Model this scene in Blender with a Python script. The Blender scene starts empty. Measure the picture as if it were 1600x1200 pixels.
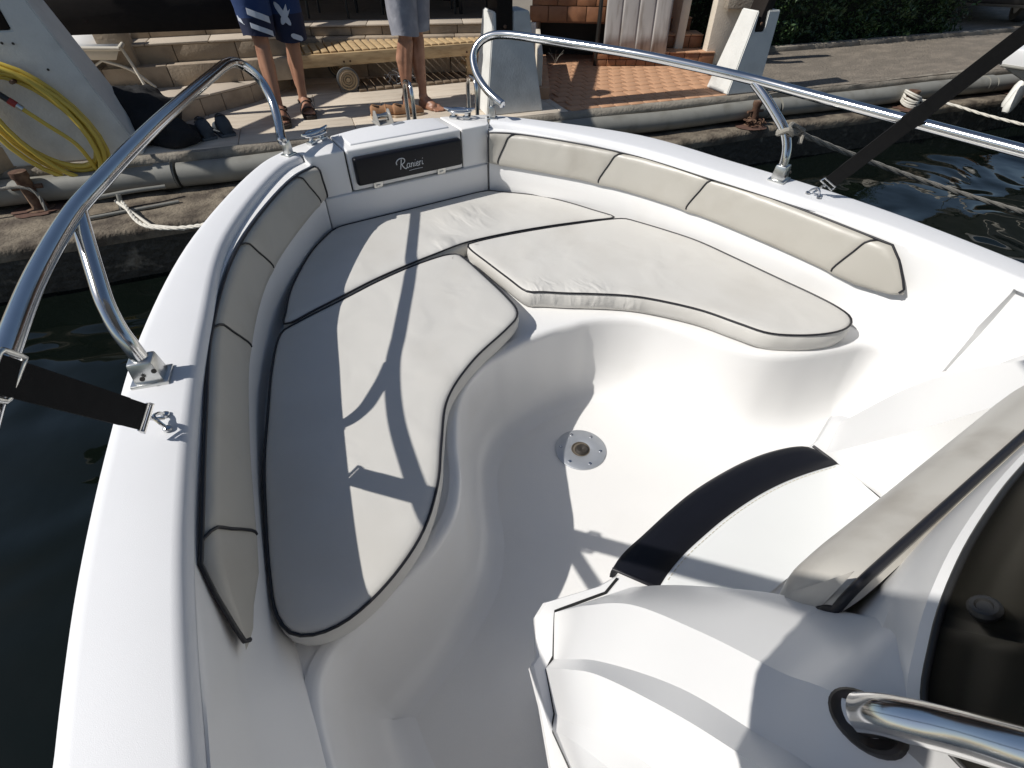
import bpy, bmesh, math, random
from mathutils import Vector, Matrix
random.seed(7)
scene = bpy.context.scene
col = scene.collection

# ---------------------------------------------------------------- camera
YAW, PITCH, ROLL, FPX = 0.559897, 0.759228, 0.003475, 768.624118
CAM = Vector((-0.817238, -1.697384, 1.0))
cam_data = bpy.data.cameras.new('camera')
cam_data.sensor_width = 36.0
cam_data.lens = FPX * 36.0 / 1600.0
cam_data.clip_start = 0.02
cam_data.clip_end = 2000.0
cam = bpy.data.objects.new('camera', cam_data)
col.objects.link(cam)
_f = Vector((math.sin(YAW) * math.cos(PITCH), math.cos(YAW) * math.cos(PITCH), -math.sin(PITCH)))
_r0 = Vector((math.cos(YAW), -math.sin(YAW), 0))
_u0 = _r0.cross(_f)
_r = _r0 * math.cos(ROLL) + _u0 * math.sin(ROLL)
_u = _u0 * math.cos(ROLL) - _r0 * math.sin(ROLL)
cam.matrix_world = Matrix(((_r.x, _u.x, -_f.x, CAM.x), (_r.y, _u.y, -_f.y, CAM.y), (_r.z, _u.z, -_f.z, CAM.z), (0, 0, 0, 1)))
scene.camera = cam

# ---------------------------------------------------------------- sky, sun, exposure
SUN_TRAVEL = Vector((0.681, -0.167, -0.713)).normalized()
world = bpy.data.worlds.new('World')
scene.world = world
world.use_nodes = True
wn = world.node_tree
wn.nodes.clear()
sky = wn.nodes.new('ShaderNodeTexSky')
sky.sky_type = 'NISHITA'
sky.sun_disc = False
sky.sun_elevation = math.radians(45.5)
sky.sun_rotation = math.atan2(-SUN_TRAVEL.x, -SUN_TRAVEL.y)
sky.air_density = 1.0
sky.dust_density = 0.7
bg = wn.nodes.new('ShaderNodeBackground')
bg.inputs['Strength'].default_value = 0.075
out = wn.nodes.new('ShaderNodeOutputWorld')
wn.links.new(sky.outputs[0], bg.inputs[0])
wn.links.new(bg.outputs[0], out.inputs[0])
sun_data = bpy.data.lights.new('sun', 'SUN')
sun_data.energy = 4.5
sun_data.angle = math.radians(0.5)
sun_data.color = (1.0, 0.965, 0.91)
sun = bpy.data.objects.new('sun', sun_data)
sun.rotation_euler = SUN_TRAVEL.to_track_quat('-Z', 'Y').to_euler()
sun.location = (-8, 4, 10)
col.objects.link(sun)
scene.view_settings.view_transform = 'Standard'
scene.view_settings.look = 'None'
scene.view_settings.exposure = 0.0
scene.view_settings.gamma = 1.0
scene.view_settings.use_curve_mapping = False
scene.cycles.max_bounces = 8

# ---------------------------------------------------------------- materials
def material(name, color, rough=0.5, metal=0.0, noise=0.0, nscale=8.0, bump=0.0, bscale=200.0, bdist=0.002,
             color2=None, c2scale=3.0, c2lo=0.45, c2hi=0.65, spec=0.5, detail=4.0, coat=0.0, stretch=None):
    m = bpy.data.materials.new(name)
    m.use_nodes = True
    nt = m.node_tree
    b = nt.nodes['Principled BSDF']
    b.inputs['Base Color'].default_value = (*color, 1)
    b.inputs['Roughness'].default_value = rough
    b.inputs['Metallic'].default_value = metal
    b.inputs['Specular IOR Level'].default_value = spec
    b.inputs['Coat Weight'].default_value = coat
    tc = nt.nodes.new('ShaderNodeTexCoord')
    vec = tc.outputs['Object']
    if stretch:
        mp = nt.nodes.new('ShaderNodeMapping')
        mp.inputs['Scale'].default_value = stretch
        nt.links.new(vec, mp.inputs[0])
        vec = mp.outputs[0]
    cur = None
    if color2 is not None:
        n = nt.nodes.new('ShaderNodeTexNoise')
        n.inputs['Scale'].default_value = c2scale
        n.inputs['Detail'].default_value = 6
        nt.links.new(vec, n.inputs['Vector'])
        r = nt.nodes.new('ShaderNodeMapRange')
        r.inputs[1].default_value = c2lo
        r.inputs[2].default_value = c2hi
        nt.links.new(n.outputs['Fac'], r.inputs[0])
        mx = nt.nodes.new('ShaderNodeMix')
        mx.data_type = 'RGBA'
        mx.inputs[6].default_value = (*color, 1)
        mx.inputs[7].default_value = (*color2, 1)
        nt.links.new(r.outputs[0], mx.inputs[0])
        cur = mx.outputs[2]
    if noise > 0:
        n = nt.nodes.new('ShaderNodeTexNoise')
        n.inputs['Scale'].default_value = nscale
        n.inputs['Detail'].default_value = detail
        nt.links.new(vec, n.inputs['Vector'])
        r = nt.nodes.new('ShaderNodeMapRange')
        r.inputs[3].default_value = 1 - noise
        r.inputs[4].default_value = 1 + noise
        nt.links.new(n.outputs['Fac'], r.inputs[0])
        mx = nt.nodes.new('ShaderNodeVectorMath')
        mx.operation = 'SCALE'
        if cur is None:
            mx.inputs[0].default_value = color
        else:
            nt.links.new(cur, mx.inputs[0])
        nt.links.new(r.outputs[0], mx.inputs['Scale'])
        cur = mx.outputs[0]
    if cur is not None:
        nt.links.new(cur, b.inputs['Base Color'])
    if bump > 0:
        n = nt.nodes.new('ShaderNodeTexNoise')
        n.inputs['Scale'].default_value = bscale
        n.inputs['Detail'].default_value = 3
        nt.links.new(vec, n.inputs['Vector'])
        bp = nt.nodes.new('ShaderNodeBump')
        bp.inputs['Strength'].default_value = bump
        bp.inputs['Distance'].default_value = bdist
        nt.links.new(n.outputs['Fac'], bp.inputs['Height'])
        nt.links.new(bp.outputs[0], b.inputs['Normal'])
    return m

def wrinkled(m, centres, scale=26.0, depth=0.006, direction=(1.0, 0.35, 0.3)):
    """add stretched pucker folds round a few points of the upholstery"""
    nt = m.node_tree
    b = nt.nodes['Principled BSDF']
    tc = nt.nodes.new('ShaderNodeTexCoord')
    mp = nt.nodes.new('ShaderNodeMapping')
    mp.inputs['Scale'].default_value = direction
    mp.inputs['Rotation'].default_value = (0, 0, 0.5)
    nt.links.new(tc.outputs['Object'], mp.inputs[0])
    n = nt.nodes.new('ShaderNodeTexNoise')
    n.inputs['Scale'].default_value = scale
    n.inputs['Detail'].default_value = 1.5
    n.inputs['Distortion'].default_value = 0.6
    nt.links.new(mp.outputs[0], n.inputs['Vector'])
    total = None
    for c, rad in centres:
        d = nt.nodes.new('ShaderNodeVectorMath')
        d.operation = 'DISTANCE'
        d.inputs[1].default_value = c
        nt.links.new(tc.outputs['Object'], d.inputs[0])
        r = nt.nodes.new('ShaderNodeMapRange')
        r.interpolation_type = 'SMOOTHSTEP'
        r.inputs[1].default_value = 0.0
        r.inputs[2].default_value = rad
        r.inputs[3].default_value = 1.0
        r.inputs[4].default_value = 0.0
        nt.links.new(d.outputs['Value'], r.inputs[0])
        if total is None:
            total = r.outputs[0]
        else:
            a = nt.nodes.new('ShaderNodeMath')
            a.operation = 'MAXIMUM'
            nt.links.new(total, a.inputs[0])
            nt.links.new(r.outputs[0], a.inputs[1])
            total = a.outputs[0]
    mul = nt.nodes.new('ShaderNodeMath')
    mul.operation = 'MULTIPLY'
    nt.links.new(n.outputs['Fac'], mul.inputs[0])
    nt.links.new(total, mul.inputs[1])
    bp = nt.nodes.new('ShaderNodeBump')
    bp.inputs['Strength'].default_value = 1.0
    bp.inputs['Distance'].default_value = depth
    nt.links.new(mul.outputs[0], bp.inputs['Height'])
    old = b.inputs['Normal'].links
    if old:
        nt.links.new(old[0].from_socket, bp.inputs['Normal'])
    nt.links.new(bp.outputs[0], b.inputs['Normal'])

M = {}
M['gel'] = material('white_gelcoat', (0.785, 0.78, 0.77), 0.30, noise=0.03, nscale=3, bump=0.05, bscale=30, bdist=0.002, color2=(0.71, 0.695, 0.67), c2scale=3.2, c2lo=.56, c2hi=.85)
M['deck'] = material('nonskid_deck', (0.68, 0.685, 0.70), 0.6, noise=0.03, nscale=5, bump=0.30, bscale=900, bdist=0.0008)
M['sole'] = material('nonskid_sole', (0.785, 0.775, 0.755), 0.5, noise=0.03, nscale=4, bump=0.40, bscale=420, bdist=0.0011, color2=(0.73, 0.715, 0.69), c2scale=2.2, c2lo=0.55, c2hi=0.8)
M['vinyl'] = material('beige_vinyl', (0.60, 0.585, 0.55), 0.42, noise=0.035, nscale=5, bump=0.12, bscale=900, bdist=0.0008, color2=(0.55, 0.53, 0.49), c2scale=3.0, c2lo=0.5, c2hi=0.75)
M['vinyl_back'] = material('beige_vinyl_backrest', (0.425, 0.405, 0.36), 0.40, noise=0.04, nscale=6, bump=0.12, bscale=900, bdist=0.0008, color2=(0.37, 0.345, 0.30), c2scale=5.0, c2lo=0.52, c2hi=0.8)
M['vinyl_white'] = material('white_vinyl', (0.74, 0.75, 0.74), 0.42, noise=0.03, nscale=5, bump=0.1, bscale=900, bdist=0.0008)
M['vinyl_worn'] = material('worn_greyish_vinyl', (0.47, 0.45, 0.41), 0.36, noise=0.08, nscale=7, bump=0.12, bscale=700, bdist=0.0008, color2=(0.27, 0.24, 0.205), c2scale=6.5, c2lo=0.48, c2hi=0.75)
M['black_vinyl'] = material('black_vinyl', (0.006, 0.0065, 0.010), 0.42, spec=0.3, noise=0.15, nscale=12, bump=0.15, bscale=600, bdist=0.001)
M['piping'] = material('black_piping', (0.010, 0.010, 0.014), 0.45)
M['thread'] = material('pale_thread', (0.62, 0.58, 0.48), 0.7)
M['steel'] = material('polished_steel', (0.64, 0.64, 0.635), 0.14, metal=1.0, noise=0.05, nscale=40, bump=0.05, bscale=60, bdist=0.001)
M['steel_dull'] = material('cast_steel', (0.60, 0.60, 0.58), 0.28, metal=1.0, noise=0.15, nscale=60, bump=0.2, bscale=150, bdist=0.001)
M['alu'] = material('brushed_aluminium', (0.50, 0.52, 0.55), 0.5, metal=0.75, noise=0.06, nscale=50)
M['gap'] = material('black_seal', (0.012, 0.012, 0.012), 0.6)
M['strap'] = material('black_webbing', (0.007, 0.007, 0.0075), 0.85, spec=0.2, noise=0.2, nscale=60, bump=0.5, bscale=500, bdist=0.001)
M['logo'] = material('grey_print', (0.62, 0.63, 0.64), 0.5)
M['hole'] = material('dark_socket', (0.03, 0.025, 0.02), 0.6)
M['socket_in'] = material('dirty_socket', (0.13, 0.11, 0.085), 0.6, noise=0.4, nscale=60)
M['rubber'] = material('black_rubber', (0.02, 0.02, 0.02), 0.45, noise=0.2, nscale=40)
M['rust_ring'] = material('stained_flange', (0.045, 0.040, 0.038), 0.35, metal=0.3, noise=0.5, nscale=60, color2=(0.11, 0.075, 0.045), c2scale=40, c2lo=.55, c2hi=.7)
M['dash'] = material('dark_dash', (0.05, 0.045, 0.035), 0.55, noise=0.2, nscale=6)
M['lime'] = material('limestone_paving', (0.60, 0.52, 0.42), 0.75, noise=0.14, nscale=4, bump=0.3, bscale=90, bdist=0.003, color2=(0.47, 0.395, 0.31), c2scale=3.5, c2lo=0.45, c2hi=0.7, stretch=(1, 4, 1))
M['lime_wall'] = material('limestone_block', (0.36, 0.29, 0.215), 0.8, noise=0.2, nscale=7, bump=0.5, bscale=50, bdist=0.006, color2=(0.24, 0.19, 0.14), c2scale=6, c2lo=0.45, c2hi=0.7)
M['lime_tread'] = material('limestone_coping', (0.48, 0.41, 0.33), 0.75, noise=0.15, nscale=6, bump=0.4, bscale=60, bdist=0.004)
M['mortar'] = material('grey_mortar', (0.33, 0.285, 0.23), 0.9, noise=0.2, nscale=20)
M['terra'] = material('terracotta_tile', (0.50, 0.285, 0.165), 0.75, noise=0.14, nscale=6, bump=0.4, bscale=30, bdist=0.004, color2=(0.41, 0.22, 0.12), c2scale=5)
M['flute'] = material('streaked_grey_sheet', (0.40, 0.38, 0.36), 0.8, noise=0.2, nscale=6, color2=(0.20, 0.17, 0.145), c2scale=7, c2lo=.5, c2hi=.75, stretch=(2.5, 2.5, .25))
M['terra_joint'] = material('terracotta_joint', (0.40, 0.23, 0.135), 0.9, noise=0.2, nscale=20)
M['brick'] = material('glazed_brick_tile', (0.28, 0.125, 0.06), 0.5, noise=0.25, nscale=10, bump=0.3, bscale=50, bdist=0.003, color2=(0.20, 0.085, 0.04), c2scale=8)
M['conc'] = material('weathered_concrete', (0.27, 0.24, 0.195), 0.9, noise=0.25, nscale=14, bump=0.8, bscale=45, bdist=0.01, color2=(0.17, 0.145, 0.115), c2scale=5, c2lo=0.42, c2hi=0.68)
M['ledge'] = material('algae_stained_concrete', (0.20, 0.165, 0.12), 0.9, noise=0.3, nscale=14, bump=0.9, bscale=40, bdist=0.012, color2=(0.075, 0.058, 0.042), c2scale=6, c2lo=0.40, c2hi=0.62)
M['quay_dark'] = material('wet_quay_wall', (0.035, 0.032, 0.026), 0.6, noise=0.5, nscale=12, bump=0.9, bscale=25, bdist=0.02, color2=(0.16, 0.14, 0.11), c2scale=9, c2lo=0.6, c2hi=0.72)
M['paint'] = material('white_painted_concrete', (0.66, 0.66, 0.63), 0.8, noise=0.1, nscale=9, bump=0.5, bscale=60, bdist=0.004, color2=(0.50, 0.49, 0.46), c2scale=4, c2lo=0.52, c2hi=0.78)
M['wall_white'] = material('cream_render', (0.66, 0.60, 0.50), 0.85, noise=0.12, nscale=12, bump=0.6, bscale=60, bdist=0.006)
M['pipe'] = material('grey_pvc_pipe', (0.22, 0.215, 0.19), 0.6, noise=0.18, nscale=7, color2=(0.16, 0.15, 0.125), c2scale=6, c2lo=0.5, c2hi=0.75, bump=0.15, bscale=30, bdist=0.003)
M['pave'] = material('ribbed_pavement', (0.17, 0.145, 0.115), 0.9, noise=0.25, nscale=20, bump=0.9, bscale=28, bdist=0.02, color2=(0.225, 0.19, 0.15), c2scale=3, stretch=(1, 2.2, 1))
M['soil'] = material('inland_ground', (0.22, 0.19, 0.15), 0.9, noise=0.2, nscale=3)
M['timber_dark'] = material('dark_stained_timber', (0.012, 0.0085, 0.0065), 0.7, spec=0.25, noise=0.4, nscale=6, bump=0.4, bscale=60, bdist=0.003, stretch=(1, 9, 9))
M['timber_grey'] = material('grey_brown_timber', (0.16, 0.115, 0.075), 0.8, noise=0.3, nscale=8, bump=0.5, bscale=40, bdist=0.004)
M['pine'] = material('pine_wood', (0.54, 0.39, 0.215), 0.55, noise=0.14, nscale=5, bump=0.2, bscale=40, bdist=0.002, color2=(0.42, 0.285, 0.15), c2scale=4, stretch=(1.2, 10, 10))
M['wheel_wood'] = material('turned_wood', (0.38, 0.29, 0.18), 0.6, noise=0.2, nscale=20)
M['tyre'] = material('grey_rubber_tyre', (0.10, 0.10, 0.10), 0.7)
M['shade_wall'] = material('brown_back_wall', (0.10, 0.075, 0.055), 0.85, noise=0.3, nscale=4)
M['chair_dark'] = material('dark_metal_furniture', (0.015, 0.014, 0.013), 0.45)
M['hose'] = material('yellow_hose', (0.62, 0.45, 0.07), 0.35, noise=0.1, nscale=20)
M['hose_red'] = material('red_coupling', (0.30, 0.03, 0.02), 0.5)
M['rust'] = material('rusty_iron', (0.085, 0.042, 0.025), 0.9, noise=0.5, nscale=30, bump=0.7, bscale=80, bdist=0.005, color2=(0.17, 0.105, 0.065), c2scale=20)
M['rust_stain'] = material('rust_stain', (0.10, 0.052, 0.036), 0.95, noise=0.4, nscale=18)
M['rope'] = material('white_rope', (0.60, 0.57, 0.50), 0.85, noise=0.2, nscale=60, bump=0.7, bscale=180, bdist=0.003)
M['rope_grey'] = material('grey_rope', (0.24, 0.225, 0.195), 0.9, noise=0.25, nscale=60, bump=0.8, bscale=180, bdist=0.003)
M['cloth_black'] = material('black_cloth', (0.008, 0.008, 0.009), 0.9, noise=0.4, nscale=9, bump=0.6, bscale=18, bdist=0.02)
M['sneaker'] = material('slate_sneaker', (0.045, 0.055, 0.068), 0.8, noise=0.25, nscale=30, bump=0.5, bscale=90, bdist=0.003)
M['sneaker_sole'] = material('slate_sole', (0.075, 0.085, 0.095), 0.7)
M['suede'] = material('tan_suede', (0.30, 0.155, 0.075), 0.85, noise=0.2, nscale=30, bump=0.3, bscale=200, bdist=0.002)
M['sole_pale'] = material('pale_sole', (0.48, 0.36, 0.24), 0.8)
M['sandal'] = material('dark_brown_sandal', (0.022, 0.014, 0.010), 0.6, noise=0.2, nscale=20)
M['fabric_white'] = material('white_lounger_fabric', (0.74, 0.74, 0.73), 0.7, noise=0.04, nscale=10)
M['frame_white'] = material('cream_lounger_frame', (0.62, 0.58, 0.50), 0.5)
M['mesh_clear'] = material('clear_dull_plastic', (0.30, 0.29, 0.27), 0.35)
M['fender'] = material('white_fender', (0.72, 0.71, 0.66), 0.4, noise=0.06, nscale=8)
M['car'] = material('white_car_paint', (0.74, 0.75, 0.76), 0.25, coat=0.5)
M['glass_dark'] = material('dark_car_glass', (0.02, 0.024, 0.03), 0.08)
M['skin'] = material('tanned_skin', (0.36, 0.185, 0.115), 0.5, noise=0.14, nscale=14, bump=0.25, bscale=60, bdist=0.003, color2=(0.29, 0.135, 0.085), c2scale=7)
M['skin2'] = material('deep_tanned_skin', (0.29, 0.14, 0.085), 0.45, noise=0.2, nscale=12, bump=0.3, bscale=45, bdist=0.004, color2=(0.40, 0.21, 0.135), c2scale=8)
M['shirt'] = material('pale_shirt', (0.55, 0.56, 0.58), 0.85, noise=0.06, nscale=10)
M['hair'] = material('dark_hair', (0.025, 0.018, 0.012), 0.6, noise=0.3, nscale=60)
M['grey_cotton'] = material('grey_cotton', (0.235, 0.24, 0.275), 0.9, noise=0.18, nscale=14, bump=0.6, bscale=30, bdist=0.008, color2=(0.30, 0.305, 0.34), c2scale=12)
M['canvas'] = material('canopy_canvas', (0.40, 0.40, 0.40), 0.9)
M['phone'] = material('black_phone', (0.015, 0.015, 0.017), 0.3)

def trunks_material():
    m = material('navy_swim_trunks', (0.012, 0.018, 0.055), 0.85, bump=0.5, bscale=30, bdist=0.006)
    nt = m.node_tree
    b = nt.nodes['Principled BSDF']
    tc = nt.nodes.new('ShaderNodeTexCoord')
    sep = nt.nodes.new('ShaderNodeSeparateXYZ')
    nt.links.new(tc.outputs['Object'], sep.inputs[0])
    ramp = nt.nodes.new('ShaderNodeValToRGB')
    e = ramp.color_ramp
    e.interpolation = 'CONSTANT'
    e.elements[0].position = 0.0
    e.elements[0].color = (0.010, 0.015, 0.045, 1)
    e.elements[1].position = 0.30
    e.elements[1].color = (0.012, 0.036, 0.12, 1)
    x = e.elements.new(0.55)
    x.color = (0.010, 0.015, 0.045, 1)
    x = e.elements.new(0.72)
    x.color = (0.012, 0.036, 0.12, 1)
    mr = nt.nodes.new('ShaderNodeMapRange')
    mr.inputs[1].default_value = 0.30
    mr.inputs[2].default_value = 0.80
    nt.links.new(sep.outputs['Z'], mr.inputs[0])
    nt.links.new(mr.outputs[0], ramp.inputs[0])
    nt.links.new(ramp.outputs[0], b.inputs['Base Color'])
    return m
M['trunks'] = trunks_material()
M['trunks_print'] = material('white_print', (0.55, 0.58, 0.64), 0.85)

def water_material():
    m = bpy.data.materials.new('harbour_water')
    m.use_nodes = True
    nt = m.node_tree
    b = nt.nodes['Principled BSDF']
    b.inputs['Base Color'].default_value = (0.0030, 0.0048, 0.0036, 1)
    b.inputs['Roughness'].default_value = 0.03
    b.inputs['IOR'].default_value = 1.33
    tc = nt.nodes.new('ShaderNodeTexCoord')
    n1 = nt.nodes.new('ShaderNodeTexNoise')
    n1.inputs['Scale'].default_value = 0.9
    n1.inputs['Detail'].default_value = 1.0
    n1.inputs['Distortion'].default_value = 1.6
    nt.links.new(tc.outputs['Object'], n1.inputs['Vector'])
    b1 = nt.nodes.new('ShaderNodeBump')
    b1.inputs['Strength'].default_value = 1.0
    b1.inputs['Distance'].default_value = 0.09
    nt.links.new(n1.outputs['Fac'], b1.inputs['Height'])
    n2 = nt.nodes.new('ShaderNodeTexNoise')
    n2.inputs['Scale'].default_value = 4.0
    n2.inputs['Detail'].default_value = 2.0
    nt.links.new(tc.outputs['Object'], n2.inputs['Vector'])
    b2 = nt.nodes.new('ShaderNodeBump')
    b2.inputs['Strength'].default_value = 0.25
    b2.inputs['Distance'].default_value = 0.02
    nt.links.new(n2.outputs['Fac'], b2.inputs['Height'])
    nt.links.new(b1.outputs[0], b2.inputs['Normal'])
    nt.links.new(b2.outputs[0], b.inputs['Normal'])
    return m
M['water'] = water_material()

def smoked_material():
    m = bpy.data.materials.new('smoked_acrylic')
    m.use_nodes = True
    nt = m.node_tree
    nt.nodes.clear()
    o = nt.nodes.new('ShaderNodeOutputMaterial')
    tr = nt.nodes.new('ShaderNodeBsdfTransparent')
    tr.inputs[0].default_value = (0.20, 0.17, 0.12, 1)
    gl = nt.nodes.new('ShaderNodeBsdfGlossy')
    gl.inputs['Roughness'].default_value = 0.28
    gl.inputs[0].default_value = (0.55, 0.53, 0.48, 1)
    df = nt.nodes.new('ShaderNodeBsdfDiffuse')
    df.inputs[0].default_value = (0.042, 0.039, 0.031, 1)
    fr = nt.nodes.new('ShaderNodeFresnel')
    fr.inputs[0].default_value = 1.45
    m1 = nt.nodes.new('ShaderNodeMixShader')
    m1.inputs[0].default_value = 0.38
    m2 = nt.nodes.new('ShaderNodeMixShader')
    nt.links.new(tr.outputs[0], m1.inputs[1])
    nt.links.new(df.outputs[0], m1.inputs[2])
    nt.links.new(fr.outputs[0], m2.inputs[0])
    nt.links.new(m1.outputs[0], m2.inputs[1])
    nt.links.new(gl.outputs[0], m2.inputs[2])
    nt.links.new(m2.outputs[0], o.inputs[0])
    return m
M['smoked'] = smoked_material()

def leaf_material():
    m = bpy.data.materials.new('hedge_leaf')
    m.use_nodes = True
    nt = m.node_tree
    b = nt.nodes['Principled BSDF']
    b.inputs['Roughness'].default_value = 0.5
    tc = nt.nodes.new('ShaderNodeTexCoord')
    n = nt.nodes.new('ShaderNodeTexNoise')
    n.inputs['Scale'].default_value = 7.0
    nt.links.new(tc.outputs['Object'], n.inputs['Vector'])
    r = nt.nodes.new('ShaderNodeValToRGB')
    r.color_ramp.elements[0].position = 0.35
    r.color_ramp.elements[0].color = (0.018, 0.040, 0.014, 1)
    r.color_ramp.elements[1].position = 0.68
    r.color_ramp.elements[1].color = (0.055, 0.105, 0.030, 1)
    nt.links.new(n.outputs['Fac'], r.inputs[0])
    nt.links.new(r.outputs[0], b.inputs['Base Color'])
    return m
M['leaf'] = leaf_material()
M['hedge_core'] = material('hedge_inside', (0.010, 0.014, 0.007), 0.95)

# ---------------------------------------------------------------- mesh helpers
def mesh_object(name, verts, faces, mat, parent=None, smooth=True, angle=35.0):
    me = bpy.data.meshes.new(name)
    me.from_pydata([tuple(v) for v in verts], [], faces)
    me.update()
    bm = bmesh.new()
    bm.from_mesh(me)
    bmesh.ops.remove_doubles(bm, verts=bm.verts, dist=1e-6)
    bmesh.ops.recalc_face_normals(bm, faces=bm.faces)
    bm.to_mesh(me)
    bm.free()
    return finish(name, me, mat, parent, smooth, angle)

def finish(name, me, mat, parent=None, smooth=True, angle=35.0):
    if smooth:
        me.shade_smooth()
        me.set_sharp_from_angle(angle=math.radians(angle))
    me.materials.append(M[mat] if isinstance(mat, str) else mat)
    o = bpy.data.objects.new(name, me)
    col.objects.link(o)
    attach(o, parent)
    return o

def attach(o, parent):
    if parent is not None:
        o.parent = parent
        w = Matrix.Identity(4)
        p = parent
        w = parent_world(parent)
        o.matrix_parent_inverse = w.inverted()

def parent_world(p):
    m = p.matrix_basis.copy()
    if p.parent is not None:
        m = parent_world(p.parent) @ p.matrix_parent_inverse @ m
    return m

def thing(name, label, cat, loc, group=None):
    o = bpy.data.objects.new(name, None)
    o.location = loc
    o.empty_display_size = 0.1
    col.objects.link(o)
    return tag(o, label, cat, group)

def tag(o, label=None, cat=None, group=None, kind=None):
    if label:
        o['label'] = label
    if cat:
        o['category'] = cat
    if group:
        o['group'] = group
    if kind:
        o['kind'] = kind
    return o

def V(*a):
    return Vector(a)

def catmull(pts, n=8, closed=False, dense=None):
    pts = [Vector(p) for p in pts]
    N = len(pts)
    res = []
    segs = N if closed else N - 1
    for i in range(segs):
        if closed:
            p0, p1, p2, p3 = pts[(i - 1) % N], pts[i], pts[(i + 1) % N], pts[(i + 2) % N]
        else:
            p1, p2 = pts[i], pts[i + 1]
            p0 = pts[i - 1] if i > 0 else p1 * 2 - p2
            p3 = pts[i + 2] if i + 2 < N else p2 * 2 - p1
        # centripetal parametrisation
        t0 = 0.0
        t1 = t0 + max((p1 - p0).length, 1e-6) ** 0.5
        t2 = t1 + max((p2 - p1).length, 1e-6) ** 0.5
        t3 = t2 + max((p3 - p2).length, 1e-6) ** 0.5
        for k in range(n):
            t = t1 + (t2 - t1) * k / n
            a1 = p0 * ((t1 - t) / (t1 - t0)) + p1 * ((t - t0) / (t1 - t0))
            a2 = p1 * ((t2 - t) / (t2 - t1)) + p2 * ((t - t1) / (t2 - t1))
            a3 = p2 * ((t3 - t) / (t3 - t2)) + p3 * ((t - t2) / (t3 - t2))
            b1 = a1 * ((t2 - t) / (t2 - t0)) + a2 * ((t - t0) / (t2 - t0))
            b2 = a2 * ((t3 - t) / (t3 - t1)) + a3 * ((t - t1) / (t3 - t1))
            res.append(b1 * ((t2 - t) / (t2 - t1)) + b2 * ((t - t1) / (t2 - t1)))
    if not closed:
        res.append(pts[-1].copy())
    return res

def loft(rows, closed_u=False, closed_v=False):
    """rows: list of equally long point lists -> verts, quads"""
    n = len(rows[0])
    verts = [p for r in rows for p in r]
    faces = []
    R = len(rows)
    for i in range(R if closed_v else R - 1):
        for j in range(n if closed_u else n - 1):
            a = i * n + j
            b = i * n + (j + 1) % n
            c = ((i + 1) % R) * n + (j + 1) % n
            d = ((i + 1) % R) * n + j
            faces.append((a, b, c, d))
    return verts, faces

def tube_data(path, rad, seg=12, closed=False, caps=True):
    path = [Vector(p) for p in path]
    n = len(path)
    rads = rad if isinstance(rad, (list, tuple)) else [rad] * n
    tang = []
    for i in range(n):
        if closed:
            t = path[(i + 1) % n] - path[i - 1]
        else:
            t = path[min(i + 1, n - 1)] - path[max(i - 1, 0)]
        tang.append(t.normalized() if t.length > 1e-9 else Vector((0, 0, 1)))
    up = Vector((0, 0, 1)) if abs(tang[0].z) < 0.9 else Vector((1, 0, 0))
    nrm = (up - tang[0] * up.dot(tang[0])).normalized()
    rows = []
    for i in range(n):
        nrm = (nrm - tang[i] * nrm.dot(tang[i])).normalized()
        bi = tang[i].cross(nrm)
        rows.append([path[i] + (nrm * math.cos(2 * math.pi * k / seg) + bi * math.sin(2 * math.pi * k / seg)) * rads[i] for k in range(seg)])
    v, f = loft(rows, closed_u=True, closed_v=closed)
    if caps and not closed:
        f.append(tuple(reversed(range(seg))))
        f.append(tuple(range((n - 1) * seg, n * seg)))
    return v, f

def tube(name, path, rad, mat, parent=None, seg=12, closed=False, caps=True):
    v, f = tube_data(path, rad, seg, closed, caps)
    return mesh_object(name, v, f, mat, parent, angle=50)

class Build:
    """collects pieces of ONE part"""
    def __init__(self):
        self.v, self.f = [], []
    def add(self, vf):
        o = len(self.v)
        self.v += [Vector(p) for p in vf[0]]
        self.f += [tuple(i + o for i in q) for q in vf[1]]
        return self
    def obj(self, name, mat, parent=None, smooth=True, angle=35.0):
        return mesh_object(name, self.v, self.f, mat, parent, smooth, angle)

def box_data(c, size, rz=0.0, bevel=0.0, taper=None):
    bm = bmesh.new()
    bmesh.ops.create_cube(bm, size=1.0)
    for v in bm.verts:
        s = 1.0
        if taper and v.co.z > 0:
            v.co.x *= taper[0]
            v.co.y *= taper[1]
        v.co.x *= size[0]
        v.co.y *= size[1]
        v.co.z *= size[2]
    if bevel > 0:
        bmesh.ops.bevel(bm, geom=list(bm.edges), offset=bevel, segments=2, affect='EDGES', profile=0.5)
    mat = Matrix.Translation(Vector(c)) @ Matrix.Rotation(rz, 4, 'Z')
    bm.transform(mat)
    bm.verts.ensure_lookup_table()
    v = [x.co.copy() for x in bm.verts]
    f = [tuple(y.index for y in x.verts) for x in bm.faces]
    bm.free()
    return v, f

def box(name, c, size, mat, parent=None, rz=0.0, bevel=0.0, taper=None):
    v, f = box_data(c, size, rz, bevel, taper)
    return mesh_object(name, v, f, mat, parent)

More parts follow.
